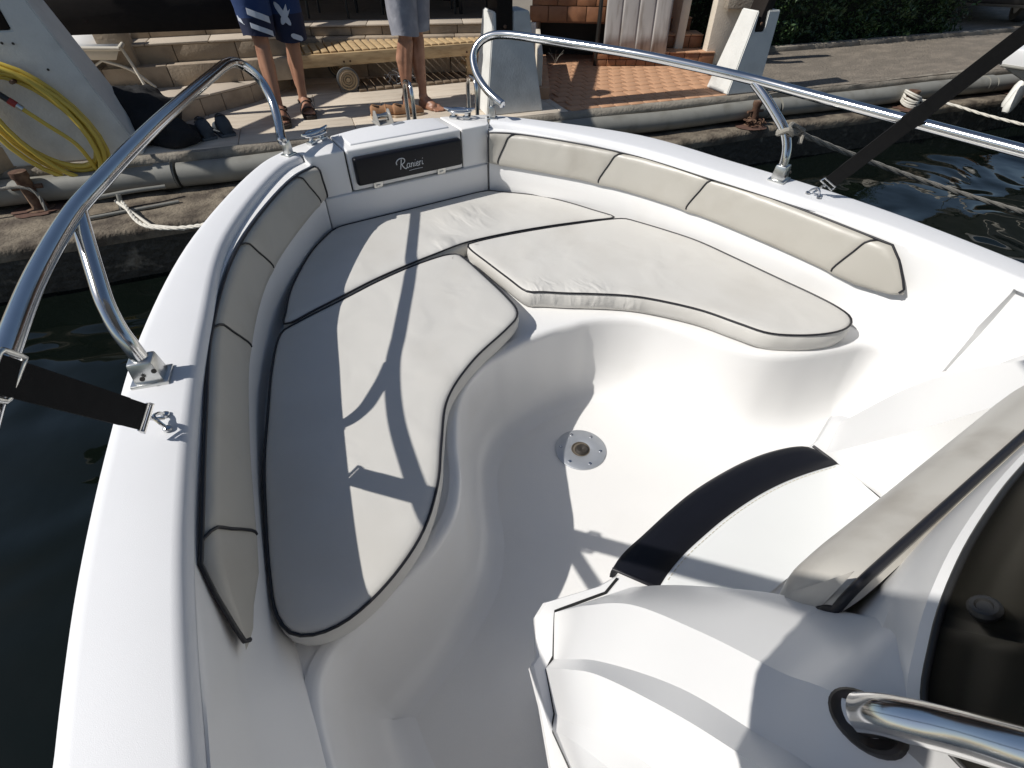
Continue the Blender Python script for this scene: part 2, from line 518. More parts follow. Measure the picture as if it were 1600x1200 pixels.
def prism_data(outline, lo, hi, bevel=0.0):
    """outline: list of 3D points (planar ring) extruded from +lo to +hi (vectors)"""
    n = len(outline)
    lo, hi = Vector(lo), Vector(hi)
    bm = bmesh.new()
    a = [bm.verts.new(Vector(p) + lo) for p in outline]
    b = [bm.verts.new(Vector(p) + hi) for p in outline]
    bm.faces.new(list(reversed(a)))
    bm.faces.new(b)
    for i in range(n):
        bm.faces.new((a[i], a[(i + 1) % n], b[(i + 1) % n], b[i]))
    bmesh.ops.recalc_face_normals(bm, faces=bm.faces)
    if bevel > 0:
        bmesh.ops.bevel(bm, geom=list(bm.edges), offset=bevel, segments=3, affect='EDGES', profile=0.5, clamp_overlap=True)
    bm.verts.index_update()
    v = [x.co.copy() for x in bm.verts]
    f = [tuple(y.index for y in x.verts) for x in bm.faces]
    bm.free()
    return v, f

def prism(name, outline, lo, hi, mat, parent=None, bevel=0.0):
    v, f = prism_data(outline, lo, hi, bevel)
    return mesh_object(name, v, f, mat, parent)

def lathe_data(profile, seg=32, origin=(0, 0, 0), axis=(0, 0, 1)):
    """profile: (radius, height) pairs"""
    ax = Vector(axis).normalized()
    ref = Vector((1, 0, 0)) if abs(ax.x) < 0.9 else Vector((0, 1, 0))
    u = (ref - ax * ref.dot(ax)).normalized()
    w = ax.cross(u)
    o = Vector(origin)
    rows = []
    for r, h in profile:
        rows.append([o + ax * h + (u * math.cos(2 * math.pi * k / seg) + w * math.sin(2 * math.pi * k / seg)) * r for k in range(seg)])
    return loft(rows, closed_u=True)

def offset_loop(loop, d):
    """shift a closed plan loop inwards by d (loop counter-clockwise)"""
    n = len(loop)
    res = []
    for i in range(n):
        a, b, c = loop[i - 1], loop[i], loop[(i + 1) % n]
        t = (c - a)
        t.z = 0
        if t.length < 1e-9:
            res.append(b.copy())
            continue
        t.normalize()
        nrm = Vector((-t.y, t.x, 0))
        res.append(b + nrm * d)
    return res

def resample(pts, n, closed=False):
    pts = [Vector(p) for p in pts]
    if closed:
        pts = pts + [pts[0]]
    L = [0.0]
    for a, b in zip(pts[:-1], pts[1:]):
        L.append(L[-1] + (b - a).length)
    res = []
    m = n if closed else n - 1
    j = 0
    for k in range(n):
        s = L[-1] * k / m
        while j < len(L) - 2 and L[j + 1] < s:
            j += 1
        t = (s - L[j]) / max(L[j + 1] - L[j], 1e-9)
        res.append(pts[j].lerp(pts[j + 1], min(max(t, 0), 1)))
    return res

def copy_tree(o, parent=None):
    c = o.copy()
    col.objects.link(c)
    if parent is not None:
        c.parent = parent
    for ch in list(o.children):
        copy_tree(ch, c)
    return c

# ================================================================ WATER AND GROUND
def sheet(name, outline, z, mat, kind='structure'):
    o = mesh_object(name, [(x, y, z) for x, y in outline], [tuple(range(len(outline)))], mat, smooth=False)
    o['kind'] = kind
    return o
WATER_Z = -0.85
QZ = -0.27                      # top of the quay paving
sheet('water', [(-400, -400), (400, -400), (400, 400), (-400, 400)], WATER_Z, 'water')

QE1 = Vector((1, -0.221, 0)).normalized()      # along the quay edge
QE2 = Vector((0.221, 1, 0)).normalized()       # inland
QO = Vector((0, 2.667, 0))
QROT = math.atan2(QE1.y, QE1.x)
def Q(a, b, z=0.0):
    p = QO + QE1 * a + QE2 * b
    return Vector((p.x, p.y, z))

# ================================================================ THE BOAT
boat = thing('motorboat', 'white open motorboat with curved bow seating moored bow-first at the quay', 'boat', (0, -0.6, WATER_Z))
SIDES = {
    -1: dict(outer=[(.49, .622), (.60, .52), (.90, .03), (1.073, -.43), (1.152, -.765), (1.205, -1.04), (1.226, -1.21), (1.244, -1.43)],
             inner=[(.443, .54), (.535, .465), (.82, -.02), (.945, -.45), (1.014, -.75), (1.064, -1.03), (1.084, -1.20), (1.100, -1.42)]),
    1: dict(outer=[(.50, .63), (.60, .51), (.95, .02), (1.065, -.40), (1.148, -.73), (1.205, -1.01), (1.220, -1.20), (1.226, -1.42)],
            inner=[(.45, .53), (.54, .43), (.81, -.06), (.925, -.46), (1.005, -.75), (1.084, -1.03), (1.102, -1.21), (1.112, -1.43)]),
}
ZG = [.295, .295, .285, .275, .265, .251, .244, .236]
TOPS = [(.41, .474, .262), (.508, .396, .262), (.79, -.045, .253), (.93, -.449, .243), (.99, -.75, .232), (1.044, -1.05, .215), (1.040, -1.20, .215), (1.034, -1.43, .225)]
BOTS = [(.394, .454, .140), (.429, .426, .135), (.716, .014, .122), (.869, -.381, .110), (.940, -.70, .095), (.985, -.98, .080), (1.012, -1.20, .075), (1.016, -1.43, .075)]
SEAT = [(.405, .475), (.455, .44), (.738, .01), (.890, -.38), (.958, -.70), (.998, -.98), (.998, -1.20), (1.004, -1.43)]
DECK_Z = -0.075
NSUB = 8
def station_curve(pts3, extra):
    """smooth curve through the stations, then the stepped-out straight run aft"""
    c = catmull(pts3, NSUB)
    last = c[-1]
    e = [Vector((last.x + extra, last.y - 0.004, last.z)), Vector((last.x + extra, -1.8, last.z)), Vector((last.x + extra + .02, -3.4, last.z))]
    return c + e
def mirror(pts, s):
    return [Vector((p.x * s, p.y, p.z)) for p in pts]

def side_stations(s):
    inn = SIDES[s]['inner']
    t, b = list(TOPS), list(BOTS)
    t[6] = (inn[6][0] - .026, -1.20, .205)
    t[7] = (inn[7][0] - .026, -1.43, .205)
    b[6] = (inn[6][0] - .046, -1.20, .075)
    b[7] = (inn[7][0] - .056, -1.43, .070)
    return t, b
hull_outline = {}
for s in (-1, 1):
    S = SIDES[s]
    outer = station_curve([(x, y, z) for (x, y), z in zip(S['outer'], ZG)], 0.0)
    inner = station_curve([(x, y, z) for (x, y), z in zip(S['inner'], ZG)], 0.0)
    hull_outline[s] = outer
    def off(curve, dx, dz):
        # push outwards (away from the centreline) in plan
        res = []
        for i, p in enumerate(curve):
            a, b = curve[max(i - 1, 0)], curve[min(i + 1, len(curve) - 1)]
            t = Vector((b.x - a.x, b.y - a.y, 0)).normalized()
            n = Vector((-t.y, t.x, 0))
            if n.x < 0:
                n = -n
            res.append(Vector((p.x, p.y, p.z)) + n * dx + Vector((0, 0, dz)))
        return res
    g = [off(outer, -.004, -.075), off(outer, .006, -.06), off(outer, .008, -.02), off(outer, .003, -.006), off(outer, -.008, 0.001), off(outer, -.022, .003),
         off(inner, .010, .002), off(inner, .002, .001), off(inner, -.006, -.004), off(inner, -.012, -.013), off(inner, -.015, -.028)]
    v, f = loft([mirror(r, s) for r in g])
    mesh_object('gunwale', v, f, 'deck', boat, angle=50)
    # inner moulding that carries the backrests
    extra = 0.022 if s > 0 else 0.0
    TS_, BS_ = side_stations(s)
    top = station_curve(TS_, extra)
    bot = station_curve(BS_, extra)
    seat = station_curve([(x, y, DECK_Z) for x, y in SEAT], extra)
    lip = off(inner, -.015, -.026)
    rows = [lip, off(top, .008, .006), off(top, .006, -.01)]
    for k in (0.25, 0.5, 0.75):
        rows.append([a.lerp(b, k) for a, b in zip(off(top, .006, -.01), off(bot, .022, 0))])
    rows += [off(bot, .022, 0), off(bot, .016, -.02)]
    for k in (0.3, 0.6, 0.9):
        rows.append([a.lerp(b, k) for a, b in zip(off(bot, .016, -.02), seat)])
    rows.append([p + Vector((0, 0, -.004)) for p in seat])
    v, f = loft([mirror(r, s) for r in rows])
    mesh_object('side_moulding', v, f, 'gel', boat, angle=40)

# outer hull skin: one sheet from the port quarter round the stem to the starboard quarter
BOW_EDGE = [(-.42, .662), (-.30, .712), (-.15, .748), (0, .757), (.15, .748), (.30, .712), (.42, .662)]
ring = list(reversed(mirror(hull_outline[-1], -1))) + [Vector((x, y, .295)) for x, y in BOW_EDGE] + mirror(hull_outline[1], 1)
def hull_row(k_in, dz):
    res = []
    for p in ring:
        d = Vector((p.x, p.y + 0.9, 0))
        d = d.normalized() if p.y > -0.3 else Vector((math.copysign(1, p.x), 0, 0))
        res.append(Vector((p.x, p.y, .27)) - d * k_in + Vector((0, 0, dz)))
    return res
v, f = loft([hull_row(.004, -.04), hull_row(-.012, -.05), hull_row(-.016, -.075), hull_row(-.012, -.10), hull_row(.006, -.11), hull_row(.05, -.45), hull_row(.11, -.85), hull_row(.26, -1.3)])
mesh_object('hull', v, f, 'gel', boat, angle=45)

# bow platform either side of the locker
for s in (-1, 1):
    oA = SIDES[s]['outer'][0]
    iA = SIDES[s]['inner'][0]
    pts = [(.274, .488), (.412, .488), (.428, .505), (iA[0] - .012, iA[1]), (oA[0] - .004, oA[1]), (.42, .658), (.30, .708), (.274, .715)]
    prism('bow_deck', [(x * s, y, 0) for x, y in pts], (0, 0, -.09), (0, 0, .2965), 'gel', boat, bevel=.006)
prism('bow_plinth', [(-.402, .476, 0), (.402, .476, 0), (.40, .62, 0), (-.40, .62, 0)], (0, 0, -.10), (0, 0, .124), 'gel', boat, bevel=.008)
prism('stem_deck', [(-.30, .62, 0), (.30, .62, 0), (.30, .700, 0), (.15, .740, 0), (0, .750, 0), (-.15, .740, 0), (-.30, .700, 0)], (0, 0, .10), (0, 0, .285), 'gel', boat, bevel=.006)

# locker hatch with its black pad
hatch = prism('locker_hatch', [(-.268, .484, 0), (.268, .484, 0), (.268, .705, 0), (.14, .742, 0), (0, .750, 0), (-.14, .742, 0), (-.268, .705, 0)], (0, 0, .128), (0, 0, .298), 'gel', boat, bevel=.009)
prism('raised_panel', [(-.232, .530, 0), (.232, .530, 0), (.232, .692, 0), (.12, .722, 0), (-.12, .722, 0), (-.232, .692, 0)], (0, 0, .290), (0, 0, .3045), 'deck', hatch, bevel=.005)
prism('pad', [(-.250, 0, .152), (.256, 0, .152), (.256, 0, .268), (-.250, 0, .268)], (0, .492, 0), (0, .456, 0), 'black_vinyl', hatch, bevel=.011)
LET = [[(.42, 1.02), (.33, .6), (.18, -.02)], [(-.2, .55), (-.22, .8), (.05, 1.05), (.45, 1.12), (.78, .98), (.78, .72), (.5, .52), (.3, .5)], [(.4, .5), (.55, .2), (.85, -.05), (1.0, .08)],
       [(1.36, .42), (1.14, .46), (1.0, .2), (1.1, 0), (1.28, .12), (1.38, .44), (1.34, .08), (1.48, .05)], [(1.56, .45), (1.54, .2), (1.5, 0)], [(1.52, .2), (1.7, .44), (1.82, .36), (1.76, .05), (1.9, .06)],
       [(2.03, .45), (1.98, .08), (2.12, .06)], [(2.08, .66), (2.1, .7)], [(2.2, .2), (2.42, .3), (2.38, .46), (2.22, .36), (2.2, .1), (2.36, 0), (2.5, .12)],
       [(2.6, .46), (2.58, .2), (2.54, 0)], [(2.57, .22), (2.68, .42), (2.82, .44)], [(2.95, .45), (2.9, .08), (3.05, .08)], [(3.0, .66), (3.02, .72)], [(1.2, -.32), (2.0, -.29), (2.9, -.3)]]
lb = Build()
for i, st in enumerate(LET):
    pth = [V(-.060 + x * .0385, .4545, .190 + y * .040 + x * .0005) for x, y in st]
    lb.add(tube_data(catmull(pth, 5), .0022 if i < 3 else (.0017 if i < 13 else .0011), 6))
lb.obj('lettering', 'logo', hatch)
for x in (-.158, .152):
    b = Build().add(box_data((x, .480, .139), (.042, .010, .030), bevel=.003))
    b.add(box_data((x, .474, .134), (.020, .006, .010), bevel=.002))
    b.obj('latch', 'steel_dull', hatch)
for x in (-.271, .271):
    box('seam', (x, .60, .21), (.004, .215, .155), 'gap', hatch)

# cockpit: seat ledge, curved seat fronts and sole
half = [(0, -.563), (.08, -.566), (.150, -.578), (.215, -.590), (.300, -.628), (.395, -.708), (.475, -.840), (.540, -.985), (.605, -1.065), (.700, -1.120), (.800, -1.157), (.880, -1.182), (.942, -1.204), (.980, -1.240), (.998, -1.295), (1.003, -1.36), (1.002, -1.434)]
cont = catmull([(-x, y, 0) for x, y in reversed(half[1:])] + [(x, y, 0) for x, y in half], 6)
cont = [Vector((-1.002, -3.4, 0)), Vector((-1.002, -1.44, 0))] + cont + [Vector((1.002, -1.44, 0)), Vector((1.002, -3.4, 0))]
def inset(d, z):
    res = []
    n = len(cont)
    for i, p in enumerate(cont):
        a, b = cont[max(i - 1, 0)], cont[min(i + 1, n - 1)]
        t = Vector((b.x - a.x, b.y - a.y, 0)).normalized()
        nrm = Vector((t.y, -t.x, 0))
        k = min(max((-1.10 - p.y) / .2, 0), 1) * min(max((DECK_Z - z) / .33, 0), 1)
        res.append(Vector((p.x, p.y, z)) + nrm * (d + .03 * k))
    return res
FLOOR_Z = -0.41
rows = [inset(-.02, DECK_Z), inset(-.004, DECK_Z), inset(.006, DECK_Z - .004), inset(.012, DECK_Z - .014), inset(.013, DECK_Z - .03), inset(.014, -.18), inset(.018, -.27), inset(.025, -.32), inset(.036, -.355), inset(.052, -.382), inset(.073, -.399), inset(.095, -.4065), inset(.122, -.4103)]
v, f = loft(rows)
mesh_object('seat_front', v, f, 'gel', boat, angle=60)
sm = [V(0, .50, DECK_Z - .003)] + [p + V(.03, 0, -.003) for p in catmull([(x, y, DECK_Z) for x, y in SEAT], NSUB)]
hc = [V(x, y, DECK_Z - .003) for x, y in half]
so, hi = resample(sm, 60), resample(catmull(hc, 6), 60)
for s in (-1, 1):
    v, f = loft([[V(p.x * s, p.y, p.z) for p in so], [V(p.x * s, p.y, p.z) for p in hi]])
    mesh_object('seat_ledge', v, f, 'gel', boat, smooth=False)
mesh_object('cockpit_sole', [(-1.05, -3.4, -.4105), (1.05, -3.4, -.4105), (1.05, -.45, -.4105), (-1.05, -.45, -.4105)], [(0, 1, 2, 3)], 'sole', boat, smooth=False)

# table socket in the sole
sx, sy = 0.0, -0.866
sock = Build().add(lathe_data([(.0925, 0), (.092, .0035), (.089, .005), (.038, .005), (.035, .0035), (.033, .0035)], 48, (sx, sy, FLOOR_Z))).obj('table_socket', 'alu', boat)
Build().add(lathe_data([(.034, .0045), (.031, .0048), (.031, -.0), (.031, .001), (.0001, .001)], 32, (sx, sy, FLOOR_Z))).obj('socket_bore', 'socket_in', sock)
Build().add(lathe_data([(.026, .0015), (.019, .012), (.012, .011), (.0001, .004)], 24, (sx + .003, sy - .004, FLOOR_Z))).obj('socket_thread', 'hole', sock)
for k in range(6):
    a = k * math.pi / 3 + .35
    Build().add(lathe_data([(.0058, .005), (.0055, .0075), (.003, .008), (.0001, .0068)], 12, (sx + .072 * math.cos(a), sy + .072 * math.sin(a), FLOOR_Z))).obj('screw', 'steel', sock)

# ------------------------------------------------ rails
RAIL = [(-1.19, -2.05, .30), (-1.195, -2.0, .45), (-1.19, -1.85, .51), (-1.18, -1.4, .522), (-1.168, -1.0, .530), (-1.151, -.826, .536), (-1.119, -.612, .546), (-1.057, -.395, .564), (-1.003, -.279, .576), (-.943, -.15, .587), (-.857, .03, .600), (-.74, .28, .609), (-.655, .46, .614),
        (-.590, .60, .615), (-.555, .672, .606), (-.525, .708, .588), (-.497, .720, .562), (-.474, .715, .522), (-.464, .675, .468), (-.474, .605, .414), (-.490, .535, .382), (-.497, .495, .370)]
STAN = [(-1.057, -.395, .556), (-1.062, -.458, .517), (-1.067, -.516, .475), (-1.071, -.565, .435), (-1.070, -.597, .391), (-1.065, -.612, .356), (-1.062, -.617, .325)]
for s in (-1, 1):
    pth = catmull([(x * -s, y, z) for x, y, z in RAIL], 16)
    rail = tube('bow_rail', pth, .0172, 'steel', boat, seg=40)
    e = Vector((RAIL[-1][0] * -s, RAIL[-1][1], RAIL[-1][2]))
    d = (pth[-1] - pth[-3]).normalized()
    Build().add(lathe_data([(.0172, -.002), (.0176, .003), (.014, .008), (.0001, .010)], 20, e, d)).obj('end_cap', 'steel', rail)
    tube('stanchion', catmull([(x * -s, y, z) for x, y, z in STAN], 14), .0165, 'steel', rail, seg=36)
    # hinged feet
    fx, fy = -1.062 * -s, -.620
    b = Build().add(box_data((fx, fy, .301), (.058, .050, .056), rz=.25 * s, bevel=.006, taper=(.84, .84)))
    b.add(box_data((fx, fy, .2735), (.074, .062, .012), rz=.25 * s, bevel=.003))
    ft = b.obj('rail_foot', 'steel_dull', rail)
    for dx in (-.012, .014):
        Build().add(lathe_data([(.0052, 0), (.005, .003), (.0001, .0035)], 10, (fx + dx, fy - .026, .300 + dx * .4), (0, -1, .12))).obj('set_screw', 'hole', ft)
    fx, fy = .478 * s, .556
    b = Build().add(box_data((fx, fy, .325), (.034, .030, .056), rz=-.6 * s, bevel=.005, taper=(.85, .85)))
    b.add(box_data((fx, fy, .300), (.050, .042, .008), rz=-.6 * s, bevel=.003))
    b.add(tube_data([(fx, fy, .34), (fx * .996, fy + .004, .375), (fx * .99, fy + .01, .392)], .0075, 10))
    b.obj('rail_foot', 'steel_dull', rail)

# ------------------------------------------------ cleats, bow roller, strap eyes
for s, x0, y0 in ((-1, -.335, .655), (1, .345, .635)):
    b = Build()
    ax = Vector((.80, -.6 * s * 1.0, 0)).normalized() if s > 0 else Vector((.85, .53, 0)).normalized()
    c = Vector((x0, y0, .297))
    pr = Vector((-ax.y, ax.x, 0))
    for k in (-.032, .032):
        b.add(box_data(c + ax * k + V(0, 0, .006), (.036, .030, .012), math.atan2(ax.y, ax.x), .003))
        b.add(box_data(c + ax * k + V(0, 0, .022), (.018, .016, .030), math.atan2(ax.y, ax.x), .004))
    cl = b.obj('cleat', 'steel', boat)
    horn = catmull([c + ax * u + V(0, 0, h) for u, h in ((-.075, .046), (-.05, .040), (0, .036), (.05, .040), (.075, .046))], 6)
    tube('horn', horn, [.004 + .006 * math.sin(math.pi * i / (len(horn) - 1)) for i in range(len(horn))], 'steel', cl, seg=12)
    ringp = [c + ax * (.055 * math.cos(t)) + pr * (.036 * math.sin(t)) + V(0, 0, .036) for t in [2 * math.pi * i / 28 for i in range(28)]]
    tube('loop', ringp, .0055, 'steel', cl, seg=8, closed=True)
b = Build()
for dx in (-.030, .036):
    b.add(prism_data([(dx, .70, .300), (dx, .800, .302), (dx, .772, .352), (dx, .748, .356)], (-.002, 0, 0), (.002, 0, 0), .0005))
b.add(box_data((.003, .745, .302), (.085, .10, .006), bevel=.002))
roller = b.obj('bow_roller', 'mesh_clear', boat)
b = Build().add(lathe_data([(.012, -.03), (.008, 0), (.012, .03)], 16, (.003, .772, .326), (1, 0, 0)))
b.obj('roller_wheel', 'steel_dull', roller)
box('name_plate', (.050, .690, .3062), (.062, .022, .003), 'alu', hatch, rz=.12, bevel=.001)
EYE = {}
for s in (-1, 1):
    c = Vector((1.056 * s, -.775, .2685))
    b = Build()
    for dy in (-.022, .022):
        b.add(lathe_data([(.0085, 0), (.008, .004), (.004, .0075), (.0001, .008)], 14, c + V(-.005 * s, dy, 0)))
    b.add(tube_data(catmull([c + V(-.005 * s, -.022, .003), c + V(.002 * s, -.014, .016), c + V(.008 * s, 0, .022), c + V(.002 * s, .014, .016), c + V(-.005 * s, .022, .003)], 5), .0038, 8))
    b.obj('strap_eye', 'steel', boat)
    EYE[s] = c

# ------------------------------------------------ centre console
console = Build()
rim_half = [(0, -1.345), (.10, -1.347), (.20, -1.356), (.33, -1.385), (.345, -1.392), (.40, -1.389), (.521, -1.355), (.550, -1.368), (.594, -1.436), (.613, -1.444), (.634, -1.510), (.672, -1.600), (.70, -1.75), (.72, -2.60)]
rim = [Vector((-x, y, 0)) for x, y in reversed(rim_half[1:])] + [Vector((x, y, 0)) for x, y in rim_half]
cen = Vector((0, -2.0, 0))
def rim_row(k, z):
    return [Vector((cen.x + (p.x - cen.x) * k, cen.y + (p.y - cen.y) * k if p.y > -2.5 else p.y, z)) for p in rim]
rw = [rim_row(.90, -.072), rim_row(.97, -.070), rim_row(.992, -.072), rim_row(1.0, -.080), rim_row(1.004, -.098), rim_row(.985, -.125), rim_row(.955, -.26), rim_row(.93, -.38), rim_row(.945, -.402), rim_row(.965, -.409)]
v, f = loft(rw)
con = mesh_object('console', v, f, 'gel', boat, angle=22)
mesh_object('console_shelf', rim_row(.91, -.0725), [tuple(range(len(rim)))], 'gel', con, smooth=False)
R = [
 [(-0.341, -1.432, -0.07), (-0.332, -1.495, 0.047), (-0.332, -1.555, 0.154), (-0.35, -1.648, 0.325), (-0.365, -1.714, 0.422), (-0.37, -1.748, 0.477)],
 [(-0.515, -1.387, -0.07), (-0.515, -1.468, 0.135), (-0.5, -1.53, 0.247), (-0.497, -1.63, 0.365), (-0.5, -1.706, 0.446), (-0.51, -1.752, 0.515)],
 [(-0.569, -1.46, -0.07), (-0.59, -1.516, 0.118), (-0.585, -1.562, 0.228), (-0.565, -1.657, 0.365), (-0.56, -1.726, 0.436), (-0.56, -1.78, 0.489)],
 [(-0.591, -1.465, -0.07), (-0.612, -1.538, 0.17), (-0.612, -1.585, 0.283), (-0.6, -1.678, 0.405), (-0.597, -1.737, 0.474), (-0.597, -1.78, 0.527)],
 [(-0.621, -1.537, -0.07), (-0.64, -1.595, 0.138), (-0.635, -1.641, 0.236), (-0.627, -1.7, 0.323), (-0.62, -1.757, 0.389), (-0.62, -1.796, 0.468)],
 [(-0.639, -1.553, -0.07), (-0.655, -1.613, 0.143), (-0.657, -1.66, 0.243), (-0.655, -1.713, 0.343), (-0.65, -1.766, 0.416), (-0.645, -1.801, 0.485)],
 [(-0.645, -1.616, -0.07), (-0.672, -1.667, 0.13), (-0.672, -1.71, 0.177), (-0.67, -1.768, 0.274), (-0.66, -1.8, 0.347), (-0.66, -1.83, 0.445)],
 [(-0.655, -1.70, -0.07), (-0.68, -1.78, -0.02), (-0.68, -1.84, 0.0), (-0.68, -1.90, 0.05), (-0.67, -1.95, 0.12), (-0.67, -2.0, 0.25)],
]
for s in (-1, 1):
    rows = []
    inner_wall = []
    for ri, r in enumerate(R):
        rr = [Vector(p) for p in r]
        if s > 0 and ri == 0:
            rr = [Vector((p.x - .036, p.y, p.z)) for p in rr]
        rr.append(Vector((r[-1][0] - .012, r[-1][1] - .16, r[-1][2] + .035)))
        rr.append(Vector((r[-1][0] - .02, r[-1][1] - .6, r[-1][2] + .05)))
        rows.append(catmull(rr, 8))
    wall = [Vector((p.x + .012, p.y - .004, min(p.z, -.085 + 0 * p.z))) for p in rows[0]]
    lip0 = [Vector((p.x + .008, p.y - .001, p.z - .004)) for p in rows[0]]
    allr = [wall, lip0] + rows
    v, f = loft([[Vector((p.x * -s, p.y, p.z)) for p in r] for r in allr])
    mesh_object('side_panel', v, f, 'gel', con, angle=16)
    gr = [(-.353, -1.401), (-.396, -1.412), (-.512, -1.386), (-.568, -1.459), (-.590, -1.466), (-.620, -1.536), (-.638, -1.553), (-.645, -1.616), (-.66, -1.75)]
    if s < 0:
        tube('door_seal', resample([V(x * -s, y, -.0695) for x, y in gr], 40), .0032, 'gap', con, seg=6)
# front face behind the backrest and the cowl up to the windscreen
def xs(a, b, n):
    return [a + (b - a) * i / (n - 1) for i in range(n)]
WS = [(-.53, -2.35, .60), (-.515, -2.0, .56), (-.492, -1.845, .535), (-.475, -1.792, .526), (-.42, -1.759, .543), (-.34, -1.735, .558), (-.23, -1.721, .559), (-.15, -1.717, .553), (0, -1.714, .551)]
ws = catmull(WS + [(-x, y, z) for x, y, z in reversed(WS[:-1])], 6)
front = ws[12:-12]
nf = len(front)
rowsF = [[V(x, -1.645, -.085) for x in xs(-.36, .36, nf)], [V(x, -1.690, .25) for x in xs(-.40, .40, nf)], [V(x, -1.702 - .04 * (x / .42) ** 4, .43 + .01 * (x / .42) ** 2) for x in xs(-.42, .42, nf)],
         [V(x, -1.706 - .04 * (x / .42) ** 4, .468) for x in xs(-.43, .43, nf)], [p + V(0, .008, -.012) for p in front], front]
v, f = loft(rowsF)
mesh_object('cowl', v, f, 'gel', con, angle=25)
tube('screen_gasket', ws, .0034, 'rubber', con, seg=8)
scr = [[p.copy() for p in ws]]
for dy, dz, kx in ((-.07, .055, 1.0), (-.15, .135, .985), (-.24, .245, .96)):
    scr.append([V(p.x * kx, p.y + dy * (1 if abs(p.x) < .40 else .6), p.z + dz) for p in ws])
v, f = loft(scr)
screen = mesh_object('windscreen', v, f, 'smoked', con, angle=60)
screen.modifiers.new('thickness', 'SOLIDIFY').thickness = 0.004
b = Build().add(lathe_data([(.012, -.004), (.012, .003), (.0095, .006), (.0065, .0065), (.0055, .004), (.0001, .004)], 20, (-.380, -1.766, .570), (-.30, .52, .8)))
b.obj('screen_knob', 'rubber', screen)
mesh_object('dashboard', [V(-.44, -1.86, .36), V(.44, -1.86, .36), V(.44, -2.35, .44), V(-.44, -2.35, .44)], [(0, 1, 2, 3)], 'dash', con, smooth=False)
b = Build().add(box_data((-.12, -2.06, .43), (.30, .16, .12), bevel=.02)).add(box_data((.20, -2.10, .43), (.16, .12, .10), bevel=.02))
b.obj('instrument_pod', 'dash', con)
hp = [(-.514, -1.760, .522), (-.511, -1.768, .540), (-.500, -1.793, .570), (-.493, -1.819, .601), (-.475, -1.88, .67), (-.46, -1.97, .76)]
for s in (-1, 1):
    hr = tube('grab_rail', catmull([(x * -s, y, z) for x, y, z in hp], 14), .0158, 'steel', con, seg=40)
    ax = Vector((.55 * -s * -1, -.55, .55))
    ax = Vector((-.20 * -s, .10, .95)).normalized()
    v, f = lathe_data([(.016, -.016), (.0205, -.006), (.0212, .000), (.020, .005), (.0178, .007), (.0162, .005), (.010, .002), (.0001, .002)], 28, (0, 0, 0), (0, 0, 1))
    rot = Vector((0, 0, 1)).rotation_difference(Vector((-.45 * -s * -1 * -1, .50, .74)).normalized()).to_matrix()
    v = [rot @ Vector((p.x * 1.0, p.y * 1.45, p.z)) + Vector((-.512 * -s, -1.766, .516)) for p in v]
    mesh_object('flange', v, f, 'rust_ring', hr)

# ================================================================ CUSHIONS
def cushion(name, label, group, outline, ztop, thick, mat, pts_n=150, sharp=None, crown=.004):
    loop = resample(catmull([(x, y, 0) for x, y in outline], 8, closed=True), pts_n, closed=True)
    area = sum(a.x * b.y - b.x * a.y for a, b in zip(loop, loop[1:] + loop[:1]))
    if area < 0:
        loop.reverse()
    cx = sum(p.x for p in loop) / len(loop)
    cy = sum(p.y for p in loop) / len(loop)
    root = thing(name, label, 'cushion', (cx, cy, ztop - thick), group)
    def ring(d, z, wob=0.0):
        l = offset_loop(loop, d)
        if d > .01:
            for i, p in enumerate(l):
                for sc in (1.0, .8, .6, .45, .3, .2, .1):
                    q = loop[i].lerp(p, sc)
                    if min((q - w).length for w in loop) >= d * sc * .93:
                        break
                l[i] = q
        for i, p in enumerate(l):
            p.z = ztop + z
            if wob:
                q = wob * (math.sin(i * 1.7) * .5 + math.sin(i * .61 + 1.3))
                p += Vector((math.cos(i), math.sin(i), 0)) * q * .3
                p.z += q * .4
        return l
    rr = [ring(.012, -thick), ring(.004, -thick + .004), ring(-.002, -thick * .72, .0012), ring(-.004, -thick * .45, .0016), ring(-.002, -.018, .001), ring(.002, -.008), ring(.006, -.003), ring(.014, .0005), ring(.028, .0028), ring(.048, .004)]
    v, f = loft(rr, closed_u=True)
    n = len(loop)
    f.append(tuple(range((len(rr) - 1) * n, len(rr) * n)))
    f.append(tuple(reversed(range(n))))
    mesh_object('cover', v, f, mat, root, angle=60)
    lp = offset_loop(loop, .0015)
    for p in lp:
        p.z = ztop - .0035
    tube('piping', lp, .0036, 'piping', root, seg=8, closed=True)
    return root

M['vinyl_bow'] = material('beige_vinyl_bow', (0.60, 0.585, 0.55), 0.42, noise=0.035, nscale=5, bump=0.12, bscale=900, bdist=0.0008, color2=(0.55, 0.53, 0.49), c2scale=3.0, c2lo=0.5, c2hi=0.75)
wrinkled(M['vinyl_bow'], [((.13, .24, 0), .20), ((-.05, .05, 0), .12)], 15, .022, (1.0, .28, .3))
M['vinyl_stb'] = material('beige_vinyl_starboard', (0.60, 0.585, 0.55), 0.42, noise=0.035, nscale=5, bump=0.12, bscale=900, bdist=0.0008, color2=(0.55, 0.53, 0.49), c2scale=3.0, c2lo=0.5, c2hi=0.75)
wrinkled(M['vinyl_stb'], [((.10, -.44, -.03), .13), ((.24, -.54, -.04), .14), ((.36, -.64, -.04), .08)], 30, .014, (1.0, .5, .25))

for nm, c_, sc_, dp_ in (('vinyl', (-.6, -.7, 0), 6.0, .010), ('vinyl_bow', (0, .2, 0), 5.5, .009), ('vinyl_stb', (.5, -.5, 0), 6.0, .009), ('vinyl_back', (0, 0, .2), 9.0, .007)):
    wrinkled(M[nm], [(c_, 2.6)], sc_, dp_, (1.0, .8, 1.0))

